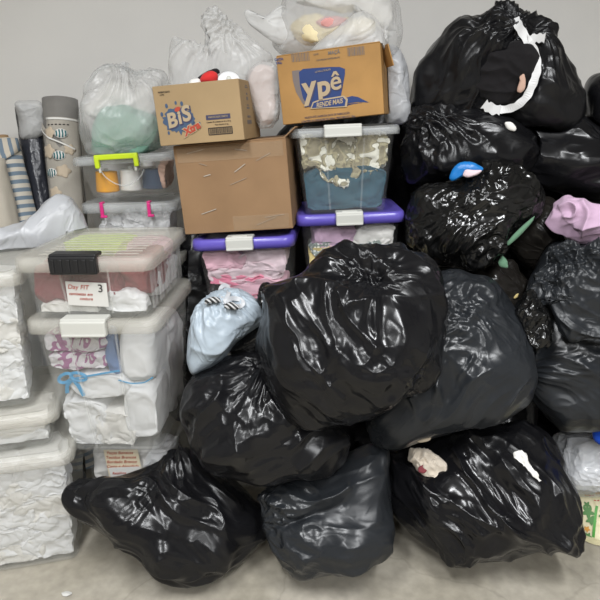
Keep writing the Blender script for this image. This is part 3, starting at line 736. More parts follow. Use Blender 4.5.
cloth('camouflage_cloth', 'cream and olive camouflage cloth at the left of the clear bin', WB, (-0.095, -0.05, 0.215), (0.14, 0.24, 0.11), CAMO, 'cloth', fold=(13, 0.02), fine=(40, 0.01))
cloth('camouflage_cloth', 'cream and olive camouflage cloth hanging lowest over the teal cloth', WB, (-0.02, -0.10, 0.20), (0.13, 0.16, 0.16), CAMO, 'cloth', fold=(14, 0.022), fine=(40, 0.01), seed=3)
cloth('camouflage_cloth', 'cream and olive camouflage cloth at the right of the clear bin', WB, (0.09, -0.05, 0.22), (0.15, 0.24, 0.11), CAMO, 'cloth', fold=(13, 0.02), fine=(40, 0.01), seed=5)

# hidden bins carrying the columns at the back
def support(x, y, top, w, d, label):
    n = 2 if top > 0.55 else 1; h = top/n; z = 0.003
    for k in range(n):
        bin_('storage_bin', label % ['lower', 'upper'][k], 0, 0, 1, w, d, h-0.012, body=BINM, lid=LIDM, z=z, ribs=False, taper=0.93, corner=(x+w/2, y-d/2)); z += h
def base_z(B): return B.t.location.z
for (B, l) in ((PK, '%s plain bin hidden below the pink-clip bin'), (PP, '%s plain bin hidden below the bin of pink clothes'), (PB, '%s plain bin hidden below the polka-dot bin')):
    support(B.t.location.x, B.t.location.y, base_z(B)-0.004, B.W*0.95, B.D*0.95, l)

# ------------------------------------------------------------------ cardboard boxes
def carton(name, label, px, py, Y, W, Dp, H, mat, yaw=0, roll=0, open_top=False):
    """px,py,Y: centre of the bottom front edge"""
    Rm = Euler((0, roll, yaw)).to_matrix(); o = Vector(at(px, py, Y))-Rm@Vector((0, -Dp/2, 0))
    t = empty(name, o, (0, roll, yaw)); tag(t, label, 'cardboard box')
    th = 0.005
    def part(nm, c, s, bev=0.0015): return box_obj(nm, c, s, mat, t, bev, 1)
    part('front_panel', (0, -Dp/2+th/2, H/2), (W, th, H)); part('back_panel', (0, Dp/2-th/2, H/2), (W, th, H))
    part('side_panel', (-W/2+th/2, 0, H/2), (th, Dp-2*th, H)); part('side_panel', (W/2-th/2, 0, H/2), (th, Dp-2*th, H))
    part('bottom_panel', (0, 0, th/2), (W-2*th, Dp-2*th, th))
    Mi = np.array(t_mat(t).to_3x3()); cc = np.array(t_mat(t)@Vector((0, 0, H/2))); BOXES.append((Mi, cc, np.array([W/2, Dp/2, H/2])))
    B = Bin(); B.t = t; B.M = t_mat(t); B.W, B.D, B.H = W, Dp, H; B.part = part; B.th = th
    if not open_top:
        part('top_flap', (0, -Dp/4, H+0.002), (W-0.002, Dp/2-0.003, 0.004)); part('top_flap', (0, Dp/4, H+0.002), (W-0.002, Dp/2-0.003, 0.004))
    return B
m_ = mpp(235, 190, 1.95)
BR = carton('cardboard_box', 'large plain brown cardboard box sealed with clear tape', 238.5, 231.5, 1.97, 0.392, 0.34, 0.305, CARD, yaw=math.radians(-6), roll=math.radians(-4.5))
bm = bmesh.new(); add_box(bm, (0, 0, 0), (0.37, 0.0012, 0.05), 0); bm_obj('tape', bm, TAPE, BR.t, smooth=False, loc=(0, -BR.D/2-0.002, 0.275))
bm = bmesh.new(); add_box(bm, (0, 0, 0), (0.20, 0.0012, 0.05), 0); bm_obj('tape', bm, TAPE, BR.t, smooth=False, loc=(0.085, -BR.D/2-0.002, 0.03))
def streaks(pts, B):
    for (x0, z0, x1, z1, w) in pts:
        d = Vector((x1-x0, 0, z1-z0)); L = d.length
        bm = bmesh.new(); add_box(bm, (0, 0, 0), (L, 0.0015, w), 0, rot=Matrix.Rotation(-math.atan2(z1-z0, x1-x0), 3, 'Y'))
        bm_obj('painted_glint', bm, GLINT, B.t, smooth=False, loc=((x0+x1)/2, -B.D/2-0.0025, (z0+z1)/2))
GLINT = M('tape_glint', (0.45, 0.40, 0.34), 0.2, 0.6)  # pale strips paint the highlights on the tape as colour
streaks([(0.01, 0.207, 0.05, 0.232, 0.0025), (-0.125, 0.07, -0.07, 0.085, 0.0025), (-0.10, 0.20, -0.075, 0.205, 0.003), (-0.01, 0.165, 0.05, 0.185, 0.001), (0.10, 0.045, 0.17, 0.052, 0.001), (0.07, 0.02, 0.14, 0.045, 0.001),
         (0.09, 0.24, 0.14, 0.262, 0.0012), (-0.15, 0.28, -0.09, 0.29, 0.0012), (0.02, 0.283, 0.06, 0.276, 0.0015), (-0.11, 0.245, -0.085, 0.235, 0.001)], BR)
# raised loose flap at the right top edge
o = box_obj('side_flap', (0, 0, 0), (0.055, 0.30, 0.004), CARD, BR.t, 0.001, 1); o.location = (BR.W/2+0.012, 0.0, BR.H+0.018); o.rotation_euler = (0, math.radians(-38), 0)
BI = carton('cardboard_box', 'open tan carton with a blue splash logo and red lettering', 202, 143, 1.93, 0.292, 0.24, 0.188, CARD2, yaw=math.radians(-9), roll=math.radians(-4.5), open_top=True)
BI.t.location.z = max(BI.t.location.z, 0)
yf = -BI.D/2-0.0012
sp = []; rnd = random.Random(4)
for k in range(44):
    a = 2*math.pi*k/44; rr_ = 1+0.10*math.sin(k*2.9)+rnd.uniform(-0.10, 0.16)*(1 if k % 2 else -0.5)
    sp.append((-0.068+0.055*rr_*math.cos(a), 0.078+0.040*rr_*math.sin(a)))
lg = decal('splash_logo', sp, INK_SLATE, BI.t, yf)
for (x, z, r_) in ((-0.072, 0.132, 0.004), (-0.052, 0.128, 0.005), (-0.105, 0.125, 0.005), (-0.018, 0.062, 0.004), (0.0, 0.06, 0.005), (-0.03, 0.04, 0.004), (-0.11, 0.04, 0.004), (-0.125, 0.10, 0.005)):
    decal('splash_drop', ell(x, z, r_, r_*1.5, 10), INK_SLATE, lg, -0.0)
for (dx, dz, y2, mt, bo) in ((0.003, -0.003, -0.0006, INK_NAVY, 0.0035), (0, 0, -0.0014, INK_CREAM, 0.0022)):
    lettering('B', -0.094+dx, 0.077+dz, 0.062, mt, lg, y2, rot=0.18, bold=bo, shear=0.15)
    lettering('i', -0.066+dx, 0.084+dz, 0.056, mt, lg, y2, rot=0.18, bold=bo, shear=0.1)
    lettering('S', -0.043+dx, 0.094+dz, 0.066, mt, lg, y2, rot=0.2, bold=bo, shear=0.15)
decal('red_dot', ell(-0.068, 0.112, 0.011, 0.007, 16, 0.4), INK_RED, lg, -0.002)
lettering('Xtra', -0.028, 0.047, 0.032, INK_CREAM, lg, -0.0016, rot=0.42, bold=0.004, shear=0.2)
lettering('Xtra', -0.028, 0.047, 0.032, INK_RED, lg, -0.0024, rot=0.42, bold=0.0015, shear=0.2)
box_obj('print_bar', (0.066, yf, 0.078), (0.082, 0.0008, 0.015), INK_NAVY, BI.t, 0, 1)
lettering('WAFER RECHEADO COBERTO', 0.066, 0.078, 0.0085, INK_CREAM, BI.t, yf-0.0012, width=0.066)
lettering('Contém 40 unidades de 16 x 126 g', 0.066, 0.063, 0.006, INK_BLACK, BI.t, yf, width=0.082)
lettering('Peso líquido 5 kg', 0.075, 0.054, 0.006, INK_BLACK, BI.t, yf, width=0.045)
fr = []
for k in range(24):
    w = (0.0012, 0.002, 0.0009, 0.0016)[(k*7) % 4]
    box_obj('barcode_line', (0.033+k*0.0031, yf, 0.034), (w, 0.0008, 0.016), INK_BLACK, BI.t, 0, 1)
for (x, z, w, h) in ((0.0685, 0.0445, 0.08, 0.0025), (0.0685, 0.0235, 0.08, 0.0025), (0.0285, 0.034, 0.0025, 0.021), (0.1085, 0.034, 0.0025, 0.021)):
    box_obj('barcode_frame', (x, yf, z), (w, 0.0008, h), INK_BLACK, BI.t, 0, 1)
lettering('FABRICADO', -0.107, 0.168, 0.0075, INK_BLACK, BI.t, yf); lettering('LOTE:', -0.115, 0.160, 0.006, INK_BLACK, BI.t, yf)
for k, (z, s_) in enumerate(((0.16, 'AB'), (0.135, 'III'), (0.10, 'FRAGIL'), (0.07, 'TT'), (0.04, 'CC'))):
    pass
for (z, w, h) in ((0.165, 0.05, 0.012), (0.13, 0.03, 0.03), (0.10, 0.05, 0.018), (0.055, 0.08, 0.035)):
    box_obj('side_print', (BI.W/2+0.0006, -0.03, z), (0.0008, w*0.7, h*0.35), INK_GREY, BI.t, 0, 1)
    box_obj('side_print', (BI.W/2+0.0006, -0.03, z+h*0.5), (0.0008, w*0.5, h*0.2), INK_GREY, BI.t, 0, 1)

YP = carton('cardboard_box', 'stained orange-brown carton with a blue and cream shield logo', 332.5, 119.5, 1.99, 0.347, 0.22, 0.218, CARD3, yaw=math.radians(-13), roll=math.radians(-6.0))
o = box_obj('side_flap', (0, 0, 0), (0.004, 0.06, 0.07), CARD3, YP.t, 0.001, 1); o.location = (YP.W/2+0.014, -0.03, YP.H-0.035); o.rotation_euler = (0, math.radians(-14), 0.5)
yf = -YP.D/2-0.0012
def sc(pts, ox, oz, k): return [(ox+x*k, oz+z*k) for x, z in pts]
# printed shield: pixel outline of the logo on the box front, in box metres
def yp(px, py):                                        # position on the printed face
    d = ray(px, py); q = YP.M@Vector((0, -YP.D/2, 0)); n = YP.M.to_3x3()@Vector((0, -1, 0))
    t = (q-Vector(CAM)).dot(n)/Vector(d).dot(n); l = YP.M.inverted()@(Vector(CAM)+Vector(d)*t); return (l.x, l.z)
shield = [yp(*p) for p in ((299, 72), (303, 69), (315, 68), (330, 67), (340, 67), (345, 69), (345, 74), (343, 85), (341, 96), (338, 103), (312, 107), (308, 106), (303, 98), (300, 85))]
grey = [yp(*p) for p in ((292, 71), (300, 70), (300, 84), (304, 98), (311, 108), (303, 104), (296, 92), (293, 81))]
lg = decal('shield_logo', shield, INK_BLUE, YP.t, yf)
decal('logo_shadow', grey, M('grey_blue_ink', (0.17, 0.14, 0.13), 0.6, 0.3), YP.t, yf+0.0004)
ban = [yp(*p) for p in ((312, 108), (314, 103), (320, 101), (343, 97), (346, 100), (345, 106), (330, 107))]
dk = decal('banner', [yp(*p) for p in ((310.5, 109), (313, 102), (320, 99.5), (344, 95.5), (348, 99), (347, 107))], INK_CREAM, lg, 0.0); dk.location.y = -0.0024
bn = decal('banner', ban, INK_BLUE, lg, 0.0); bn.location.y = -0.0030
decal('swoosh', [yp(*p) for p in ((345, 98), (352, 96), (358, 97), (364, 100), (369, 102.5), (358, 102), (346, 103.5))], INK_BLUE, YP.t, yf)
for k in range(4):
    decal('swoosh_line', [yp(*p) for p in ((346, 103.8+k*0.8), (362-k*4, 102.6+k*0.5), (362-k*4, 102.9+k*0.5), (346, 104.2+k*0.8))], INK_BLUE, YP.t, yf)
def ypt(txt, px, py, size, mat, par, y, **kw):
    x, z = yp(px, py); return lettering(txt, x, z, size, mat, par, y, **kw)
for (dx, y2, mt, bo) in ((1.2, -0.0012, INK_NAVY, 0.0035), (0, -0.0020, INK_CREAM, 0.003)):
    ypt('y', 308.5+dx, 88+dx*0.5, 0.098, mt, lg, y2, rot=0.10, bold=bo, shear=0.1)
    ypt('p', 323+dx, 86.5+dx*0.5, 0.090, mt, lg, y2, rot=0.10, bold=bo, shear=0.1)
    ypt('ê', 335+dx, 81.5+dx*0.5, 0.084, mt, lg, y2, rot=0.10, bold=bo*0.35, shear=0.1)
ypt('LAVA-LOUÇAS', 323, 70.8, 0.008, INK_CREAM, lg, -0.002, rot=0.05)
ypt('RENDE MAIS', 329.5, 103.3, 0.021, INK_CREAM, lg, -0.0036, rot=0.06, bold=0.0006, shear=0.25, width=0.092)
ypt('VALIDO ATÉ 2 ANOS DA DATA DE FABRICAÇÃO', 327, 115.5, 0.0095, INK_NAVY, YP.t, yf, width=0.155, rot=0.0)
ypt('CONTÉM 24 UNIDADES DE 500ml  PESO BRUTO 13kg', 328, 119, 0.0095, INK_NAVY, YP.t, yf, width=0.185, rot=0.0)
ypt('MAÇÃ', 334, 52.5, 0.014, INK_GREY, YP.t, yf, bold=0.0004)
ypt('LOTE', 316, 54.5, 0.007, INK_GREY, YP.t, yf); ypt('CONTEUDO DETERGENTE', 328, 59, 0.0065, INK_GREY, YP.t, yf)
ypt('DATA', 279, 59.5, 0.011, INK_BLUE, YP.t, yf, bold=0.0004); ypt('VAL:', 279, 63, 0.011, INK_BLUE, YP.t, yf, bold=0.0004)
for (x0, x1, y0) in ((292, 309, 58), (348, 364, 52)):
    for k in range(13):
        x, z = yp(x0+(x1-x0)*k/12, y0-(k/12)*1.6); box_obj('barcode_line', (x, yf, z), ((0.0016, 0.003, 0.0012, 0.0022)[(k*5) % 4], 0.0008, 0.026), INK_GREY, YP.t, 0, 1)
STAIN = M('water_stain', (0.33, 0.17, 0.05), 0.8, 0.2)
for (a, b, rx, rz) in ((299, 85, 3, 5), (357, 67, 5, 1.5), (362, 60, 3, 1.5)):
    pass

# ------------------------------------------------------------------ black bags (front ones first: the ones behind give way)
G = dict
def bag(label, poly, c, Y, mat='mid', **k):
    return blob('garbage_bag', poly, c, Y, mat=BLK[mat], label=label, cat='garbage bag', **k)
J, sJ = bag('large glossy black bag on top of the front heap, mouth tucked in',
    [(257,345),(260,315),(268,292),(290,280),(310,268),(330,252),(350,246),(375,247),(400,244),(408,255),(425,262),(440,285),(447,315),(445,345),(435,375),(415,395),(385,412),(350,425),(310,432),(290,420),(270,395),(258,372)],
    (350,340), 1.56, 'gloss', tf=0.20, tb=0.17, e=0.85, streak=(-52, 12, 4.0, 0.017), gather=[(368,288,3,0.022,0.15)], crumple=(14,0.010),
    ridges=[([(268,292),(300,285),(325,288),(345,300)],0.022,0.02),([(325,288),(322,310),(335,340)],0.016,0.014),([(335,300),(352,330),(372,345)],0.018,0.014),([(405,250),(425,285),(440,310),(430,340)],0.02,0.02),
            ([(285,300),(300,335),(325,372),(345,392)],0.014,0.010),([(340,345),(360,365),(395,372),(425,370)],0.014,0.012),([(300,345),(318,375),(345,400)],0.010,0.010),([(330,258),(365,252),(400,250)],0.02,0.015),([(350,310),(390,305),(430,300)],0.014,0.014)],
    dents=[(372,280,0.055,0.05),(345,275,0.04,0.03),(300,275,0.03,0.01)])
Lb, sL = bag('black bag slumped on the floor at the front left',
    [(66,500),(73,487),(92,480),(130,471),(160,463),(176,457),(192,457),(215,465),(240,480),(262,505),(273,525),(268,540),(250,555),(225,575),(200,583),(180,583),(155,575),(130,555),(100,535),(75,515)],
    (165,520), 1.57, 'mid', tf=0.16, tb=0.18, e=0.85, streak=(-34, 15, 5.0, 0.022), gather=[(178,452,3,0.016,0.3)], crumple=(13,0.005),
    ridges=[([(66,500),(80,488),(92,480)],0.012,0.012),([(175,455),(165,480),(140,500)],0.014,0.014),([(180,456),(205,485),(240,505)],0.014,0.014),([(178,456),(185,490),(215,530)],0.010,0.012)])
Mc, sM = bag('upright slate-black bag standing on the floor at the front centre',
    [(258,490),(300,478),(345,455),(382,445),(388,465),(393,500),(394,535),(390,555),(360,570),(320,578),(295,580),(280,565),(270,540),(265,515)],
    (330,515), 1.545, 'slate', tf=0.13, tb=0.16, e=0.7, smooth=1, streak=(14, 11, 3.5, 0.014), crumple=(12,0.012), gather=[(262,518,3,0.02,0.2)],
    ridges=[([(262,500),(290,512),(320,503),(345,490)],0.024,0.014),([(270,530),(300,520),(340,505)],-0.022,0.012),([(300,478),(318,490),(322,502)],0.012,0.012),([(382,448),(375,490),(372,520)],0.012,0.016),([(345,490),(380,480)],0.012,0.012)])
Nb, sN = bag('torn black bag on the floor at the front right, white clothes poking out',
    [(378,455),(400,445),(440,438),(480,430),(520,418),(545,430),(560,450),(572,490),(580,520),(583,558),(555,548),(530,555),(490,564),(455,563),(430,550),(405,530),(388,505),(380,480)],
    (475,500), 1.62, 'gloss', tf=0.17, tb=0.18, e=0.82, smooth=1, streak=(-40, 14, 4.5, 0.020), crumple=(13,0.012),
    ridges=[([(452,450),(475,490),(510,525),(545,548)],0.026,0.014),([(400,460),(440,490),(470,510),(500,525)],0.018,0.018),([(470,440),(510,450),(545,480),(575,530)],0.02,0.014),([(460,515),(480,530),(500,525)],0.012,0.012)],
    dents=[(428,462,0.05,0.02),(530,465,0.04,0.015)])
Ib, sI = bag('dark slate bag leaning on the right of the large glossy one',
    [(375,445),(362,425),(385,380),(415,310),(432,278),(448,271),(465,270),(490,280),(505,295),(520,320),(532,350),(537,380),(532,405),(505,420),(470,428),(430,440),(400,448)],
    (460,365), 1.70, 'slate', tf=0.18, tb=0.18, e=0.8, streak=(58, 10, 5.0, 0.013), crumple=(11,0.006), gather=[(445,315,4,0.018,0.22)],
    ridges=[([(448,315),(450,345),(440,380),(425,420)],0.022,0.014),([(475,355),(455,385)],0.012,0.008),([(410,400),(418,425)],0.02,0.010),([(436,380),(440,400)],0.016,0.008),([(445,285),(475,290),(500,300)],0.012,0.015),([(520,380),(510,405)],0.012,0.008)],
    dents=[(440,340,0.03,0.015)])
Kb, sK = bag('round black bag wedged below the large glossy one, front left',
    [(182,420),(184,390),(195,372),(225,358),(255,352),(300,380),(345,425),(352,445),(345,465),(320,478),(280,486),(240,483),(205,470),(190,450)],
    (262,425), 1.60, 'mid', tf=0.17, tb=0.16, e=0.85, streak=(28, 12, 4.5, 0.018), crumple=(12,0.008), gather=[(262,372,3,0.022,0.2)],
    ridges=[([(225,375),(225,400),(205,425)],0.014,0.012),([(250,400),(235,430),(240,455)],0.014,0.012),([(350,432),(325,445),(290,470)],0.018,0.012),([(345,440),(310,465)],0.012,0.01)])
Hb, sH = bag('slate-black bag with loose open collar at the right edge',
    [(512,330),(522,300),(535,268),(548,245),(565,238),(600,240),(660,250),(680,340),(660,420),(610,430),(570,430),(545,418),(530,395),(526,370),(518,348)],
    (588,345), 1.80, 'slate', tf=0.18, tb=0.2, e=0.8, streak=(-25, 12, 4.0, 0.019), crumple=(12,0.009), gather=[(538,370,3,0.02,0.25)],
    dents=[(555,285,0.04,0.03)])
blob('collar', [(531,308),(533,278),(547,248),(560,241),(600,247),(640,255),(640,350),(600,343),(575,341),(553,330),(549,305),(541,297)], (580,295), 1.66, tf=0.03, tb=0.02, mat=BLK['slate'], parent=Hb, e=0.75,
     calm=0.8, crumple=(30,0.024), streak=(-40,22,2.5,0.02), ridges=[([(533,300),(538,270),(552,250),(575,247)],0.02,0.012),([(549,300),(565,325),(600,335)],0.015,0.012)], solid=False, N=80, smooth=1)
blob('neck', [(505,330),(515,300),(530,290),(545,300),(553,325),(548,345),(530,350),(515,345)], (530,322), 1.68, tf=0.06, tb=0.05, mat=BLK['crisp'], parent=Hb, crumple=(22,0.02), streak=(60,16,2.5,0.012), solid=False, N=46)
bpy.context.view_layer.update()
blob('shopping_bag', [(188,360),(187,340),(190,325),(198,305),(210,295),(225,288),(240,287),(255,295),(263,310),(266,318),(250,332),(235,345),(225,360),(205,373),(192,376)], (222,330), 1.72, tf=0.12, tb=0.10, mat=BLUEBAG,
     label='pale blue plastic bag with tied handles, below the bin of pink clothes', cat='plastic bag', streak=(-60,9,2.5,0.010), crumple=(13,0.006), gather=[(223,300,4,0.02,0.15)], ridges=[([(193,345),(215,350),(232,340),(255,322)],0.014,0.01)])
bb = [o for o in bpy.data.objects if o.name.startswith('shopping_bag')][0]; sB = ob_s[bb.name]
strip('handle_loop', [on(sB, x, y, 0.012) for x, y in ((225,303),(221,297),(220,289),(223,284),(228,286),(229,293),(225,302))], 0.013, WHITEBAG, bb, twist=0.3)
strip('handle_loop', [on(sB, x, y, 0.014) for x, y in ((224,302),(232,298),(240,299),(244,303),(240,307),(232,305),(226,303))], 0.014, WHITEBAG, bb, twist=0.3)
blob('zebra_cloth', [(204,300),(213,296),(220,298),(221,303),(210,303),(205,305)], (213,300), 1.635, tf=0.012, tb=0.01, mat=ZEBRA, label='black striped cloth peeping out left of the blue bag knot', cat='cloth', solid=False, collide=False, crumple=(20,0.004), lump=(7,0.002))
blob('zebra_cloth', [(224,304),(232,301),(240,307),(238,310),(224,309)], (231,306), 1.62, tf=0.012, tb=0.01, mat=ZEBRA, label='black striped cloth peeping out right of the blue bag knot', cat='cloth', solid=False, collide=False, crumple=(20,0.004), lump=(7,0.002))
bag('small black bag with pale marks tucked under the pale blue bag', [(226,350),(240,336),(262,322),(276,322),(278,345),(262,360),(240,362)], (252,344), 1.74, 'crisp', tf=0.06, tb=0.06, crumple=(22,0.012))
blob('garbage_bag', [(258,300),(260,284),(268,281),(274,286),(272,300),(266,312),(260,310)], (266,295), 1.74, tf=0.03, tb=0.03, mat=BLK['crisp'], label='twisted black bag end sticking up beside the pale blue bag', cat='garbage bag', crumple=(30,0.012))

# upper right heap
Eb, sE = bag('crinkled shiny black bag under the blue satin scrap',
    [(404,215),(410,190),(430,183),(460,180),(490,168),(515,165),(535,178),(546,195),(540,215),(528,225),(512,240),(500,262),(480,268),(450,264),(420,255),(406,240)], (470,220), 1.99, 'crisp', tf=0.17, tb=0.18,
    streak=(42, 19, 2.6, 0.018), crumple=(26,0.024))
Ab, sA = bag('big black bag on top of the right heap, torn open with white drawstring',
    [(408,112),(412,85),(420,58),(440,35),(462,18),(490,11),(508,10),(522,16),(545,24),(560,48),(575,72),(583,100),(580,130),(560,138),(520,128),(470,122),(430,120)], (495,75), 2.22, 'mid', tf=0.20, tb=0.26,
    streak=(42, 11, 4.0, 0.020), crumple=(13,0.012), gather=[(515,25,4,0.026,0.26)], ridges=[([(492,40),(482,60),(478,90),(470,108)],0.024,0.012),([(455,25),(480,18),(505,25),(515,28)],0.022,0.012),([(520,22),(540,22),(550,36)],0.026,0.012),([(440,60),(470,40),(495,38)],0.014,0.012)],
    dents=[(480,24,0.035,0.04),(507,75,0.09,0.05),(535,30,0.02,0.02)])
Bb, sBb = bag('black bag just below the drawstring bag, beside the camouflage bin',
    [(402,150),(404,125),(412,108),(440,104),(480,106),(510,112),(530,125),(542,145),(535,165),(505,182),(470,178),(440,182),(410,185),(402,170)], (470,145), 2.17, 'mid', tf=0.19, tb=0.22, streak=(10, 11, 4.5, 0.017), crumple=(12,0.008), gather=[(432,128,3,0.022,0.25)])
Cb, sC = bag('black bag above the lilac cloth at the right edge',
    [(505,135),(520,118),(560,120),(583,112),(600,125),(625,140),(640,165),(630,200),(590,202),(560,192),(535,182),(510,170)], (560,158), 2.17, 'mid', tf=0.19, tb=0.22, streak=(-6, 11, 5, 0.02), crumple=(12,0.010))
bag('black bag highest at the right edge', [(582,110),(585,85),(592,75),(605,72),(650,80),(660,150),(620,150),(595,135),(585,125)], (615,112), 2.20, 'mid', tf=0.16, tb=0.18, streak=(60, 10, 3, 0.012))
bag('dull thin black bag behind the slate bags', [(412,275),(440,262),(490,262),(515,262),(530,280),(532,310),(520,335),(470,335),(425,310)], (478,296), 2.05, 'brown', tf=0.14, tb=0.18, streak=(-20, 13, 2.5, 0.012), crumple=(17,0.016))
bag('small dark bag beside the pale green cloth', [(500,215),(530,200),(552,195),(566,215),(568,250),(550,275),(525,270),(505,250)], (537,235), 2.08, 'brown', tf=0.12, tb=0.16, crumple=(14,0.008))
bag('black bag hidden low behind the slate bag', [(380,330),(520,330),(540,420),(520,500),(400,500),(370,420)], (455,410), 2.15, 'mid', N=30, tf=0.2, tb=0.3)
bag('black bag hidden low at the right behind the collar bag', [(530,300),(640,300),(680,400),(660,500),(540,500),(525,400)], (600,400), 2.2, 'mid', N=30, tf=0.2, tb=0.3)
bag('black bag added to darken the gap in the middle of the front heap', [(300,400),(400,385),(425,455),(395,500),(310,500)], (360,445), 1.92, 'mid', tf=0.12, tb=0.15, N=36)  # added filler: keeps the lit floor from showing between the bags
bag('black bag added to darken the gaps behind the crinkled shiny bag', [(395,185),(500,175),(620,180),(630,290),(560,340),(430,330),(395,260)], (510,250), 2.42, 'mid', tf=0.14, tb=0.2, N=50)  # added filler: hides the bright wall so these gaps stay dark
bag('black bag added to darken the gap right of the tall bin', [(160,230),(215,228),(225,300),(220,420),(160,420),(155,300)], (190,330), 2.28, 'mid', tf=0.05, tb=0.18)  # added black body standing in for the shade in this gap
bag('black bag added to darken the gap between the box columns', [(270,140),(300,110),(400,100),(425,130),(425,260),(400,330),(290,330),(272,240)], (345,215), 2.58, 'mid', tf=0.10, tb=0.12)  # added black body that makes the space between the columns dark

# drawstring and torn-out things on the top bag
ds = strip('drawstring', [on(sA, x, y, 0.022) for x, y in ((515,18),(519,27),(526,38),(533,48),(537,60),(537,72),(533,84),(527,97),(516,107),(503,110),(494,109),(488,105))], 0.026, M('white_drawstring', (0.66,0.66,0.66), 0.4, 0.4), Ab, twist=0.30, wob=0.08, label='white flat drawstring')
strip('drawstring_end', [on(sA, x, y, 0.024) for x, y in ((528,40),(536,38),(545,38))], 0.026, ds.data.materials[0], Ab, wob=0.2)
strip('drawstring_end', [on(sA, x, y, 0.03) for x, y in ((484,104),(492,110),(500,110))], 0.03, ds.data.materials[0], Ab, wob=0.2)
strip('bag_tip', [on(sA, x, y, 0.0) for x, y in ((499,14),(498,9),(496,4),(498,1))], 0.014, BLK['mid'], Ab, twist=0.5, thick=0.006)
blob('garment', [(478,78),(483,58),(498,45),(518,40),(530,52),(535,75),(528,92),(512,104),(490,104),(478,96)], (506,75), 2.05, smooth=1, tf=0.05, tb=0.08, mat=C_BLACK, label='black garment bulging from the torn top bag', cat='garment', collide=False, solid=False, lump=(9,0.014), streak=(-40,12,2.5,0.03), crumple=(13,0.02),
     ridges=[([(483,72),(500,68),(515,75)],0.025,0.01),([(495,55),(510,62),(525,58)],0.025,0.01),([(480,90),(500,95),(520,90)],0.018,0.01)])
blob('garment', [(517,88),(520,80),(519,77),(524,73),(526,80),(525,89),(521,93),(517,92)], (521.5,84), 1.985, tf=0.008, tb=0.012, mat=C_SKIN, label='small beige cloth scrap beside the white drawstring', cat='cloth', collide=False, solid=False, calm=1.0, crumple=(20,0.003), lump=(9,0.001))
blob('cloth_scrap', [(504,122),(512,122),(517,128),(515,132),(507,130)], (511,127), on(sBb,511,127,0)[1], tf=0.010, tb=0.012, mat=C_OFF, label='tiny white scrap poking out below the drawstring', cat='cloth', collide=False, solid=False, calm=1.0, crumple=(20,0.004), lump=(9,0.002))
blob('satin_scrap', [(449,178),(453,168),(462,162),(474,163),(484,168),(482,172),(470,176),(460,178),(452,181)], (466,172), on(sE,466,180,0.03)[1], tf=0.018, tb=0.03, mat=C_SKY, label='bright blue satin scrap on the crinkled black bag', cat='cloth', collide=False, solid=False, calm=0.9, smooth=1, crumple=(22,0.018), lump=(16,0.004), N=40)
blob('cloth_scrap', [(462,176),(465,169),(474,170),(483,170),(478,175),(468,178)], (472,174), on(sE,472,180,0.05)[1], tf=0.012, tb=0.012, mat=C_BABY, label='pale pink cloth scrap on the blue satin', cat='cloth', collide=False, solid=False, calm=1.0, crumple=(18,0.006), lump=(9,0.003))
blob('cloth_scrap', [(504,245),(512,236),(524,224),(536,214),(533,222),(520,236),(508,247)], (519,231), on(sE,515,229,0)[1], tf=0.012, tb=0.012, mat=C_GREEN, N=40, label='long pale green cloth sliver beside the crinkled bag', cat='cloth', collide=False, solid=False, calm=1.0, crumple=(18,0.005), lump=(9,0.003), smooth=1)
blob('cloth_scrap', [(497,262),(502,254),(507,260),(509,269),(500,267)], (503,262), on(sE,498,256,0)[1], tf=0.012, tb=0.012, mat=C_GREEN, label='short pale green cloth scrap under the crinkled bag', cat='cloth', collide=False, solid=False, calm=1.0, crumple=(18,0.005), lump=(9,0.003))
blob('cloth_scrap', [(513,298),(516,294),(519,293),(518,297),(515,299)], (516,296), 1.90, tf=0.006, tb=0.006, mat=C_YEL, label='tiny yellow scrap on the dull thin bag', cat='cloth', collide=False, solid=False, crumple=None, lump=(9,0.001))
# right edge things
blob('lilac_cloth', [(552,212),(556,200),(570,193),(585,197),(600,200),(650,205),(650,240),(600,238),(578,234),(566,228),(556,228)], (592,216), 1.86, tf=0.08, tb=0.08, mat=C_LILAC, label='crumpled lilac cloth at the right edge', cat='cloth', solid=False, collide=False, N=60, calm=0.7, streak=(-18,13,3,0.034), crumple=(12,0.018), ridges=[([(556,205),(566,198),(576,204),(572,216),(562,214)],0.03,0.010),([(580,198),(590,212),(586,230)],0.025,0.012),([(575,225),(600,222),(640,226)],0.02,0.010)])
blob('folded_cloth', [(560,232),(575,230),(600,236),(640,238),(640,256),(600,254),(570,250)], (600,244), 1.90, tf=0.06, tb=0.06, mat=C_OFF, label='off-white folded cloth under the lilac cloth', cat='cloth', solid=False, collide=False, e=0.6, crumple=(12,0.006))
blob('clear_bag', [(548,437),(565,428),(600,430),(660,440),(660,492),(600,499),(575,496),(558,478)], (602,463), 1.78, tf=0.11, tb=0.10, mat=CLEAR, label='clear plastic bag of white goods at the right edge', cat='plastic bag', crumple=(15,0.014), collide=True, push=0.0)
blob('white_goods', [(562,452),(575,440),(600,438),(650,445),(650,486),(600,490),(578,488),(565,475)], (602,463), 1.80, tf=0.075, tb=0.07, mat=M('silvery_cloth', (0.74,0.75,0.77), 0.3, 0.5), label='silvery white goods inside the clear bag', cat='cloth', solid=False, collide=False, calm=1.0, crumple=(18,0.03))
blob('blue_cloth', [(591,428),(600,420),(640,418),(640,445),(600,446),(593,440)], (612,432), 1.66, tf=0.03, tb=0.03, mat=C_BLUE, label='royal blue cloth corner at the right edge', cat='cloth', solid=False, collide=False, e=0.6, crumple=(12,0.005), smooth=1)
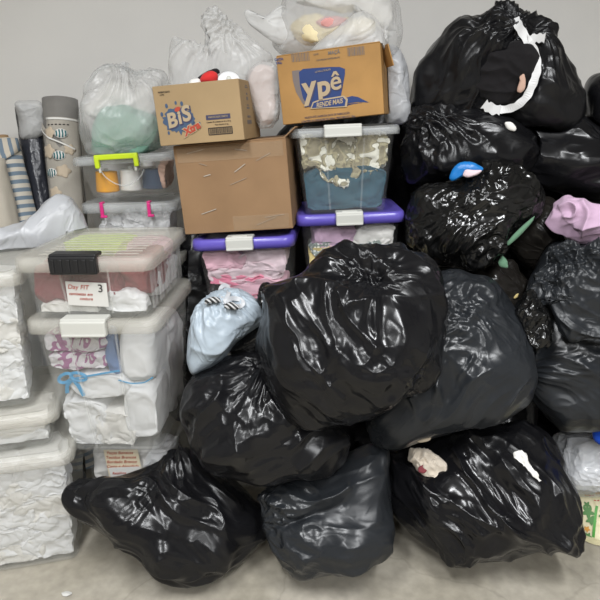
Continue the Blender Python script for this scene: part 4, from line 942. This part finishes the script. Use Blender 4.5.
PBg, sP = blob('printed_bag', [(545,500),(560,492),(600,489),(680,489),(685,562),(600,563),(582,562),(560,535)], (612,528), 1.74, tf=0.06, tb=0.16, mat=M('cream_film', (0.66,0.60,0.38), 0.35, 0.4, bump=0.3, flow=True), label='cream bag with fruit print and green edging on the floor, right edge', cat='bag', e=0.5, crumple=(10,0.004), lump=(5,0.006))
blob('garbage_bag', [(64,500),(66,478),(70,458),(80,455),(86,470),(88,490),(75,505)], (76,482), 1.70, tf=0.04, tb=0.04, mat=BLK['gloss'], label='folded black bag edge between the left bins and the slumped bag', cat='garbage bag', crumple=(16,0.010))
# torn bag contents
blob('garment', [(409,456),(414,449),(425,449),(432,451),(440,458),(446,466),(453,483),(445,484),(430,478),(420,470),(412,463)], (430,466), on(sN,430,466,0)[1], tf=0.018, tb=0.02, mat=cloth_mat('cream_knit', (0.62,0.55,0.46)), label='cream garment poking from the torn floor bag', cat='garment', solid=False, collide=False, calm=1.0, crumple=(26,0.022), lump=(22,0.010), smooth=1, N=36)
blob('garment', [(418,467),(424,464),(428,470),(424,474),(418,472)], (423,469), on(sN,423,469,0.02)[1], tf=0.008, tb=0.01, mat=C_MAR, label='small dark red scrap on the cream garment', cat='cloth', solid=False, collide=False, crumple=None, lump=(9,0.001))
blob('garment', [(514,455),(520,451),(526,455),(528,462),(538,474),(542,484),(536,478),(522,468),(515,463)], (526,465), on(sN,526,465,0)[1], tf=0.012, tb=0.015, mat=C_OFF, label='white garment sliver under the torn flap of the floor bag', cat='garment', solid=False, collide=False, calm=1.0, crumple=(28,0.014), lump=(25,0.006), smooth=1, N=36)
blob('garment', [(416,441),(422,437),(432,436),(430,441),(420,443)], (424,440), 1.56, tf=0.008, tb=0.01, mat=cloth_mat('tan_cloth', (0.38,0.32,0.24)), label='tan cloth edge pinched between slate bag and torn bag', cat='cloth', solid=False, collide=False, crumple=None, lump=(9,0.001))

# ------------------------------------------------------------------ white bags on top and at the back left
SOLIDS.clear()
blob('plastic_bag', [(25,300),(60,290),(90,320),(92,440),(60,470),(30,460)], (60,380), 2.12, tf=0.05, tb=0.15, mat=WHITEBAG, label='white plastic bag in the gap between the left-edge stack and tall bin', cat='plastic bag', crumple=(13,0.014), streak=(80,9,3,0.014), N=40)
SOLIDS.clear()
blob('plastic_bag', [(-30,235),(15,225),(35,215),(50,200),(62,195),(72,198),(80,212),(86,230),(88,250),(50,262),(20,270),(0,272),(-30,272)], (45,236), 2.06, tf=0.12, tb=0.10, mat=WHITEBAG, label='white plastic bag behind the black-handled bin at the left', cat='plastic bag', streak=(50,9,2.5,0.012), crumple=(12,0.008), ridges=[([(0,240),(25,232),(50,210),(62,197)],0.015,0.012)], push=0)
mb, sMB = blob('plastic_bag', [(78,105),(83,88),(97,74),(113,66),(124,64),(133,76),(150,72),(167,76),(166,110),(169,140),(165,152),(120,157),(88,156),(78,130)], (122,115), 2.34, tf=0.165, tb=0.13, mat=FILM, label='thin milky bag of mint cloth on the lime-handled bin', cat='plastic bag', streak=(55,11,2.5,0.018), crumple=(14,0.02), gather=[(124,72,4,0.03,0.2)])
blob('mint_cloth', [(90,128),(98,112),(125,105),(152,110),(165,128),(165,152),(100,156),(92,146)], (128,133), 2.34, tf=0.118, tb=0.10, mat=C_MINT, label='mint green cloth inside the milky bag', cat='cloth', collide=False, solid=False, streak=(70,13,3,0.016), crumple=(14,0.010))
blob('white_cloth', [(84,110),(95,90),(115,80),(150,85),(160,108),(150,116),(120,112),(95,118)], (122,100), 2.36, tf=0.07, tb=0.08, mat=C_OFF, label='white cloth above the mint cloth in the milky bag', cat='cloth', collide=False, solid=False, calm=1.0, crumple=(16,0.03), streak=(30,10,2,0.02))
strip('knot_tip', [on(sMB, x, y, 0.006) for x, y in ((126,76),(122,70),(124,63),(129,66))], 0.018, FILM2, mb, twist=0.5)
SOLIDS.clear()
fb, sF = blob('plastic_bag', [(176,104),(168,82),(167,70),(172,38),(185,43),(204,48),(207,32),(203,16),(212,10),(222,17),(240,30),(258,44),(276,56),(272,72),(248,84),(238,104)], (215,70), 2.07, tf=0.05, tb=0.07, mat=FILM, label='tall clear bag standing in the splash-logo carton', cat='plastic bag', streak=(70,11,3,0.014), crumple=(11,0.018), gather=[(214,15,4,0.03,0.25)], smooth=1, N=70, collide=False,
     ridges=[([(172,40),(200,50),(235,60)],0.01,0.01),([(212,12),(216,40),(225,70)],0.02,0.012)])
blob('red_cap', [(199,80),(203,74),(212,71),(218,74),(217,84),(202,85)], (209,79), 1.97, tf=0.03, tb=0.03, mat=cloth_mat('red_cloth', (0.55,0.03,0.03)), label='red cloth showing above the splash-logo carton', cat='cloth', collide=False, solid=False, lump=(9,0.004))
blob('black_cloth', [(196,79),(205,72),(216,69),(221,73),(212,74),(203,80)], (208,75), 1.99, tf=0.03, tb=0.03, mat=C_BLACK, label='black cloth around the red cloth in the carton', cat='cloth', collide=False, solid=False, lump=(9,0.004))
SP = Bin(); SP.M = Matrix.Translation(Vector(at(229, 84, 1.99)))
t = spool('thread_spool', 'white reel lying in the splash-logo carton', SP, 0, 0, -0.02, 0.038, 0.055, C_WHITE); t.rotation_euler = (0.9, 0.15, 0)
blob('white_cloth', [(186,88),(190,79),(200,78),(203,88)], (194,84), 1.97, tf=0.03, tb=0.03, mat=C_OFF, label='white cloth at the left in the splash-logo carton', cat='cloth', collide=False, solid=False, lump=(9,0.004))
SOLIDS.clear()
pr, sPR = blob('plastic_bag', [(246,75),(252,68),(264,65),(275,64),(279,90),(280,118),(273,127),(260,129),(251,112)], (264,100), 2.10, tf=0.07, tb=0.07, mat=FILM, label='narrow clear bag of blush cloth between the two cartons', cat='plastic bag', streak=(75,14,3,0.014), crumple=(18,0.014), e=0.6, calm=0.6, collide=False)
blob('fabric_roll', [(248,78),(254,71),(265,68),(273,68),(276,90),(277,116),(270,124),(260,126),(253,110)], (264,100), 2.10, tf=0.055, tb=0.06, calm=0.9, streak=(80,16,2.5,0.016), mat=cloth_mat('blush_cotton', (0.62,0.50,0.46), 0.04), label='blush pink fabric roll in the narrow clear bag', cat='fabric roll', collide=False, solid=False, e=0.65, crumple=(9,0.006))
SOLIDS.clear()
w2, sW2 = blob('plastic_bag', [(308,56),(325,38),(345,22),(362,10),(376,18),(384,35),(388,52),(350,58)], (350,38), 2.06, boxup=True, tf=0.06, tb=0.06, mat=FILM2, label='white film bundle on the orange-brown carton, in front', cat='plastic bag', streak=(45,10,2,0.012), crumple=(13,0.014))
w1, sW1 = blob('plastic_bag', [(272,48),(276,25),(284,-8),(300,-30),(390,-30),(400,5),(404,35),(396,55),(340,60),(295,58)], (340,15), 2.17, boxup=True, tf=0.13, tb=0.13, mat=FILM, label='large milky bag of yellow cloth above the orange-brown carton', cat='plastic bag', streak=(20,11,2.5,0.018), crumple=(14,0.018))
blob('handle_ears', [(243,12),(249,8),(256,14),(266,16),(274,8),(284,2),(300,18),(298,38),(282,44),(264,36),(249,26)], (275,24), 2.13, tf=0.02, tb=0.02, mat=FILM2, parent=w1, streak=(-20,11,2,0.012), crumple=(14,0.016), solid=False, collide=False)
blob('folded_cloth', [(288,30),(300,20),(330,12),(362,12),(374,24),(360,36),(330,40),(300,42)], (330,26), 2.13, tf=0.07, tb=0.06, mat=C_CREAMY, label='cream yellow cloth inside the large milky bag', cat='cloth', collide=False, solid=False, calm=0.8, crumple=(14,0.02), streak=(5,12,3,0.02))
blob('folded_cloth', [(313,22),(322,17),(345,15),(351,20),(345,26),(325,29)], (333,22), 2.065, tf=0.02, tb=0.02, mat=cloth_mat('coral_cotton', (0.62,0.30,0.28)), label='coral pink cloth on the cream yellow cloth', cat='cloth', collide=False, solid=False, calm=1.0, crumple=(20,0.012), lump=(12,0.006))
blob('white_cloth', [(290,5),(310,-15),(380,-15),(394,10),(396,40),(375,48),(372,15),(330,5)], (350,5), 2.2, tf=0.09, tb=0.08, mat=C_OFF, label='white cloth at the top of the large milky bag', cat='cloth', collide=False, solid=False, calm=0.8, crumple=(14,0.03), streak=(15,10,2.5,0.02))
SOLIDS.clear()
blob('plastic_bag', [(380,60),(390,44),(402,50),(409,70),(408,100),(406,122),(385,126)], (396,88), 2.20, tf=0.07, tb=0.08, mat=WHITEBAG, label='white plastic bag behind the right end of the orange-brown carton', cat='plastic bag', streak=(20,12,2,0.012), crumple=(14,0.010))

# ------------------------------------------------------------------ fabric rolls leaning at the back left
def roll(name, label, top, bot, rad, mat, core=None, cat='fabric roll', n=40, wob=0.004, seed=1, fold=None):
    a, b = Vector(bot), Vector(top); d = b-a; L = d.length
    t = empty(name, a, d.to_track_quat('Z', 'Y').to_euler()); tag(t, label, cat)
    m = 36; V = []; Q = []
    for i in range(m+1):
        for k in range(n):
            th = 2*math.pi*k/n; V.append((math.cos(th), math.sin(th), L*i/m))
    V = np.array(V); rr_ = rad+wob*perlin(V*np.array([2, 2, 9])+seed*7.7)+wob*0.6*ridge(V*np.array([3, 3, 14])+seed*3)
    V[:, :2] *= rr_[:, None]
    for i in range(m):
        for k in range(n): Q.append([i*n+k, i*n+(k+1) % n, (i+1)*n+(k+1) % n, (i+1)*n+k])
    ring = V[m*n:].copy(); base = len(V); inner = ring*np.array([0.45, 0.45, 1]) ; V = np.vstack([V, inner])
    for k in range(n): Q.append([m*n+k, m*n+(k+1) % n, base+(k+1) % n, base+k])
    link('fabric', np_mesh('fabric', V, Q), mat, t)
    pr = []; 
    for i, (r_, z_) in enumerate(((rad*0.46, L*0.5), (rad*0.46, L+(0.02 if core else -0.005)), (rad*0.36, L+(0.02 if core else -0.005)), (rad*0.36, L*0.9))):
        for k in range(20): pr.append((r_*math.cos(2*math.pi*k/20), r_*math.sin(2*math.pi*k/20), z_))
    Qc = [[i*20+k, i*20+(k+1) % 20, (i+1)*20+(k+1) % 20, (i+1)*20+k] for i in range(3) for k in range(20)]
    link('core_tube', np_mesh('core_tube', np.array(pr), Qc), core or CARDIN, t)
    B = Bin(); B.t = t; B.L = L; B.rad = rad; B.M = t_mat(t)
    loc = B.M.inverted().to_3x3()@Vector((0, -1, 0.0)); B.a0 = math.atan2(loc.y, loc.x); B.sgn = 1 if (B.M.to_3x3()@Vector((-math.sin(B.a0), math.cos(B.a0), 0))).x > 0 else -1
    return B
def wrap(B, nm, pts, mat, lift=0.004, thick=0.004):
    """print or loose fabric layer on the roll: pts are (arc offset to the right, height along roll)"""
    bm = bmesh.new(); f = bm.faces.new([bm.verts.new((p[0], p[1], 0)) for p in pts])
    bmesh.ops.triangulate(bm, faces=[f])
    xs = [p[0] for p in pts]
    for _ in range(3): bmesh.ops.subdivide_edges(bm, edges=[e for e in bm.edges if abs(e.verts[0].co.x-e.verts[1].co.x) > 0.012], cuts=1)
    bmesh.ops.triangulate(bm, faces=bm.faces[:])
    for v in bm.verts:
        a = B.a0+B.sgn*v.co.x/B.rad; r_ = B.rad+lift; v.co = Vector((r_*math.cos(a), r_*math.sin(a), v.co.y))
    bmesh.ops.recalc_face_normals(bm, faces=bm.faces[:])
    o = bm_obj(nm, bm, mat, B.t); md = o.modifiers.new('thickness', 'SOLIDIFY'); md.thickness = thick; md.offset = 1; return o
def fl(x, y, Yt): return at(x, y, Yt)
def leg_to_floor(top, lower):                          # carry the roll on down its own line to the floor
    d = lower-top; return top+d*((top[2]-0.01)/(top[2]-lower[2]))
def lean(x0, y0, Y0, x1, y1, Y1):
    a, b = fl(x0, y0, Y0), fl(x1, y1, Y1); return a, leg_to_floor(a, b)
tp, bt = lean(60, 100, 2.55, 68, 200, 2.46)
GR = roll('fabric_roll', 'grey fabric roll wrapped in stone-coloured balloon and flower print', tp, bt, 0.072, C_GREY, seed=2)
L = GR.L
wrap(GR, 'print_layer', [(-0.052, L-0.40), (-0.10, L-0.13), (-0.085, L-0.09), (-0.035, L-0.14), (-0.032, L-0.085), (0.10, L-0.09), (0.10, L-0.55), (-0.052, L-0.55)], C_FLOR, lift=0.004)
for (x, z) in ((0.022, L-0.155), (0.008, L-0.245), (-0.028, L-0.315)):
    o = wrap(GR, 'balloon_motif', ell(x, z, 0.024, 0.020, 18), C_OFF, lift=0.0092, thick=0.0006)
    for k in range(4):
        x0 = x-0.016+k*0.0105; h = 0.017*math.sqrt(max(0.05, 1-((x0-x)/0.022)**2))
        wrap(GR, 'balloon_stripe', [(x0-0.0028, z-h), (x0+0.0028, z-h), (x0+0.004, z), (x0+0.0028, z+h), (x0-0.0028, z+h), (x0-0.001, z)], C_TEALP, lift=0.0102, thick=0.0006)
for (x, z, r_) in ((-0.022, L-0.15, 0.026), (-0.035, L-0.225, 0.032), (0.02, L-0.31, 0.03), (0.05, L-0.22, 0.024), (-0.02, L-0.40, 0.03)):
    wrap(GR, 'flower_motif', [(x+r_*(0.86+0.14*math.cos(5*t))*math.cos(t), z+r_*(0.86+0.14*math.cos(5*t))*math.sin(t)) for t in [2*math.pi*k/30 for k in range(30)]], C_PETAL, lift=0.0092, thick=0.0006)
wrap(GR, 'selvedge', [(-0.085, L-0.115), (-0.03, L-0.165), (0.02, L-0.19), (0.07, L-0.215), (0.07, L-0.222), (0.02, L-0.197), (-0.03, L-0.172), (-0.085, L-0.122)], C_OFF, lift=0.0095, thick=0.001)
wrap(GR, 'selvedge', [(-0.032, L-0.088), (0.095, L-0.093), (0.095, L-0.101), (-0.032, L-0.096)], C_OFF, lift=0.0095, thick=0.001)
for k in range(6): wrap(GR, 'selvedge_lettering', [(-0.025+k*0.014, L-0.116), (-0.017+k*0.014, L-0.116), (-0.017+k*0.014, L-0.120), (-0.025+k*0.014, L-0.120)], INK_BLACK, lift=0.0095, thick=0.0006)
tp, bt = lean(28, 108, 2.56, 42, 205, 2.46)
BK = roll('fabric_roll', 'dark roll in black plastic with a milky plastic top', tp, bt, 0.052, BLK_R if False else M('black_wrap', (0.03,0.032,0.04), 0.25, 0.5, bump=0.8, bscale=45, bdist=0.006), seed=3, wob=0.010)
blob('plastic_sleeve', [(14,104),(18,101),(40,101),(44,108),(44,132),(36,138),(20,140),(19,120)], (30,118), 2.50, tf=0.05, tb=0.05, mat=FILM2, label='milky plastic sleeve bunched over the dark roll', cat='plastic sleeve', collide=False, solid=False, crumple=(16,0.012))
tp, bt = lean(2, 141, 2.40, 24, 225, 2.34)
ST = roll('fabric_roll', 'blue and cream striped fabric roll with cardboard core', tp, bt, 0.062, STRIPE, core=CARDIN, seed=4)
L = ST.L
wrap(ST, 'loose_fold', [(-0.09, L-0.004), (0.09, L-0.004), (0.095, L-0.05), (0.03, L-0.085), (-0.02, L-0.12), (-0.09, L-0.15)], STRIPEF, lift=0.006, thick=0.005)
tp, bt = lean(-12, 160, 2.26, 8, 250, 2.22)
BG = roll('fabric_roll', 'plain beige canvas roll at the left edge', tp, bt, 0.062, C_BEIGE, seed=5)

# printed bag marks: green edging, leaves and fruit
for (pp, m, nm) in ((((600,492),(596,510),(594,530),(591,562)), M('green_edging', (0.06,0.30,0.04), 0.5), 'edging'), (((591,561),(600,561),(615,561)), None, 'edging')):
    m = m or [o for o in bpy.data.materials if o.name.startswith('green_edging')][0]
    strip(nm, [on(sP, x, y, 0.006) for x, y in pp], 0.009, m, PBg)
GL = M('leaf_green_print', (0.05,0.18,0.03), 0.5); OR = M('orange_print', (0.60,0.27,0.02), 0.5); RD = M('red_print', (0.42,0.04,0.03), 0.5)
for (x, y, r_, m, nm) in ((588,512,5,GL,'leaf_print'),(591,520,4,GL,'leaf_print'),(587,505,3,GL,'leaf_print'),(597,503,3,RD,'fruit_print'),(592,498,3.0,RD,'fruit_print'),(587,497,2.5,OR,'fruit_print'),(598,495,2.6,OR,'fruit_print'),(589,546,3.6,OR,'fruit_print'),(588,536,2.8,GL,'leaf_print'),(589,554,2.6,RD,'fruit_print'),(594,494,2.2,GL,'leaf_print'),(587,529,2.4,OR,'fruit_print'),(604,515,4,GL,'leaf_print'),(606,540,3.5,OR,'fruit_print')):
    c_ = on(sP, x, y, 0.004); k = mpp(x, y, 1.7)*r_*1.35
    n_ = CAM-c_; n_ /= np.linalg.norm(n_); u_ = np.cross([0,0,1.0], n_); u_ /= np.linalg.norm(u_); v_ = np.cross(n_, u_)
    V = [c_]+[c_+k*(0.75+0.25*math.cos(5*t))*(math.cos(t)*u_+math.sin(t)*v_) for t in [2*math.pi*i/20 for i in range(20)]]
    V2 = [p-0.002*n_ for p in V]; F_ = [[0, 1+i, 1+(i+1) % 20] for i in range(20)]+[[21, 22+(i+1) % 20, 22+i] for i in range(20)]
    link(nm, np_mesh(nm, np.array(V+V2)-np.array(PBg['_o']), F_), m, PBg)

# small paper scrap on the floor
d = ray(67, 595); p = CAM+d*(CAMZ/-d[2])
bm = bmesh.new(); rnd = random.Random(3)
ring = [bm.verts.new((0.020*math.cos(a)*rnd.uniform(0.7, 1.1), 0.011*math.sin(a)*rnd.uniform(0.7, 1.1), rnd.uniform(0.001, 0.005))) for a in [2*math.pi*k/9 for k in range(9)]]
cv = bm.verts.new((0, 0, 0.006))
for k in range(9): bm.faces.new((cv, ring[k], ring[(k+1) % 9]))
o = bm_obj('paper_scrap', bm, PAPER, None, smooth=False); o.location = (p[0], p[1], 0.002); tag(o, 'small torn white paper scrap lying on the floor', 'paper scrap')
md = o.modifiers.new('thickness', 'SOLIDIFY'); md.thickness = 0.001

for o in bpy.data.objects:
    if '_o' in o: del o['_o']
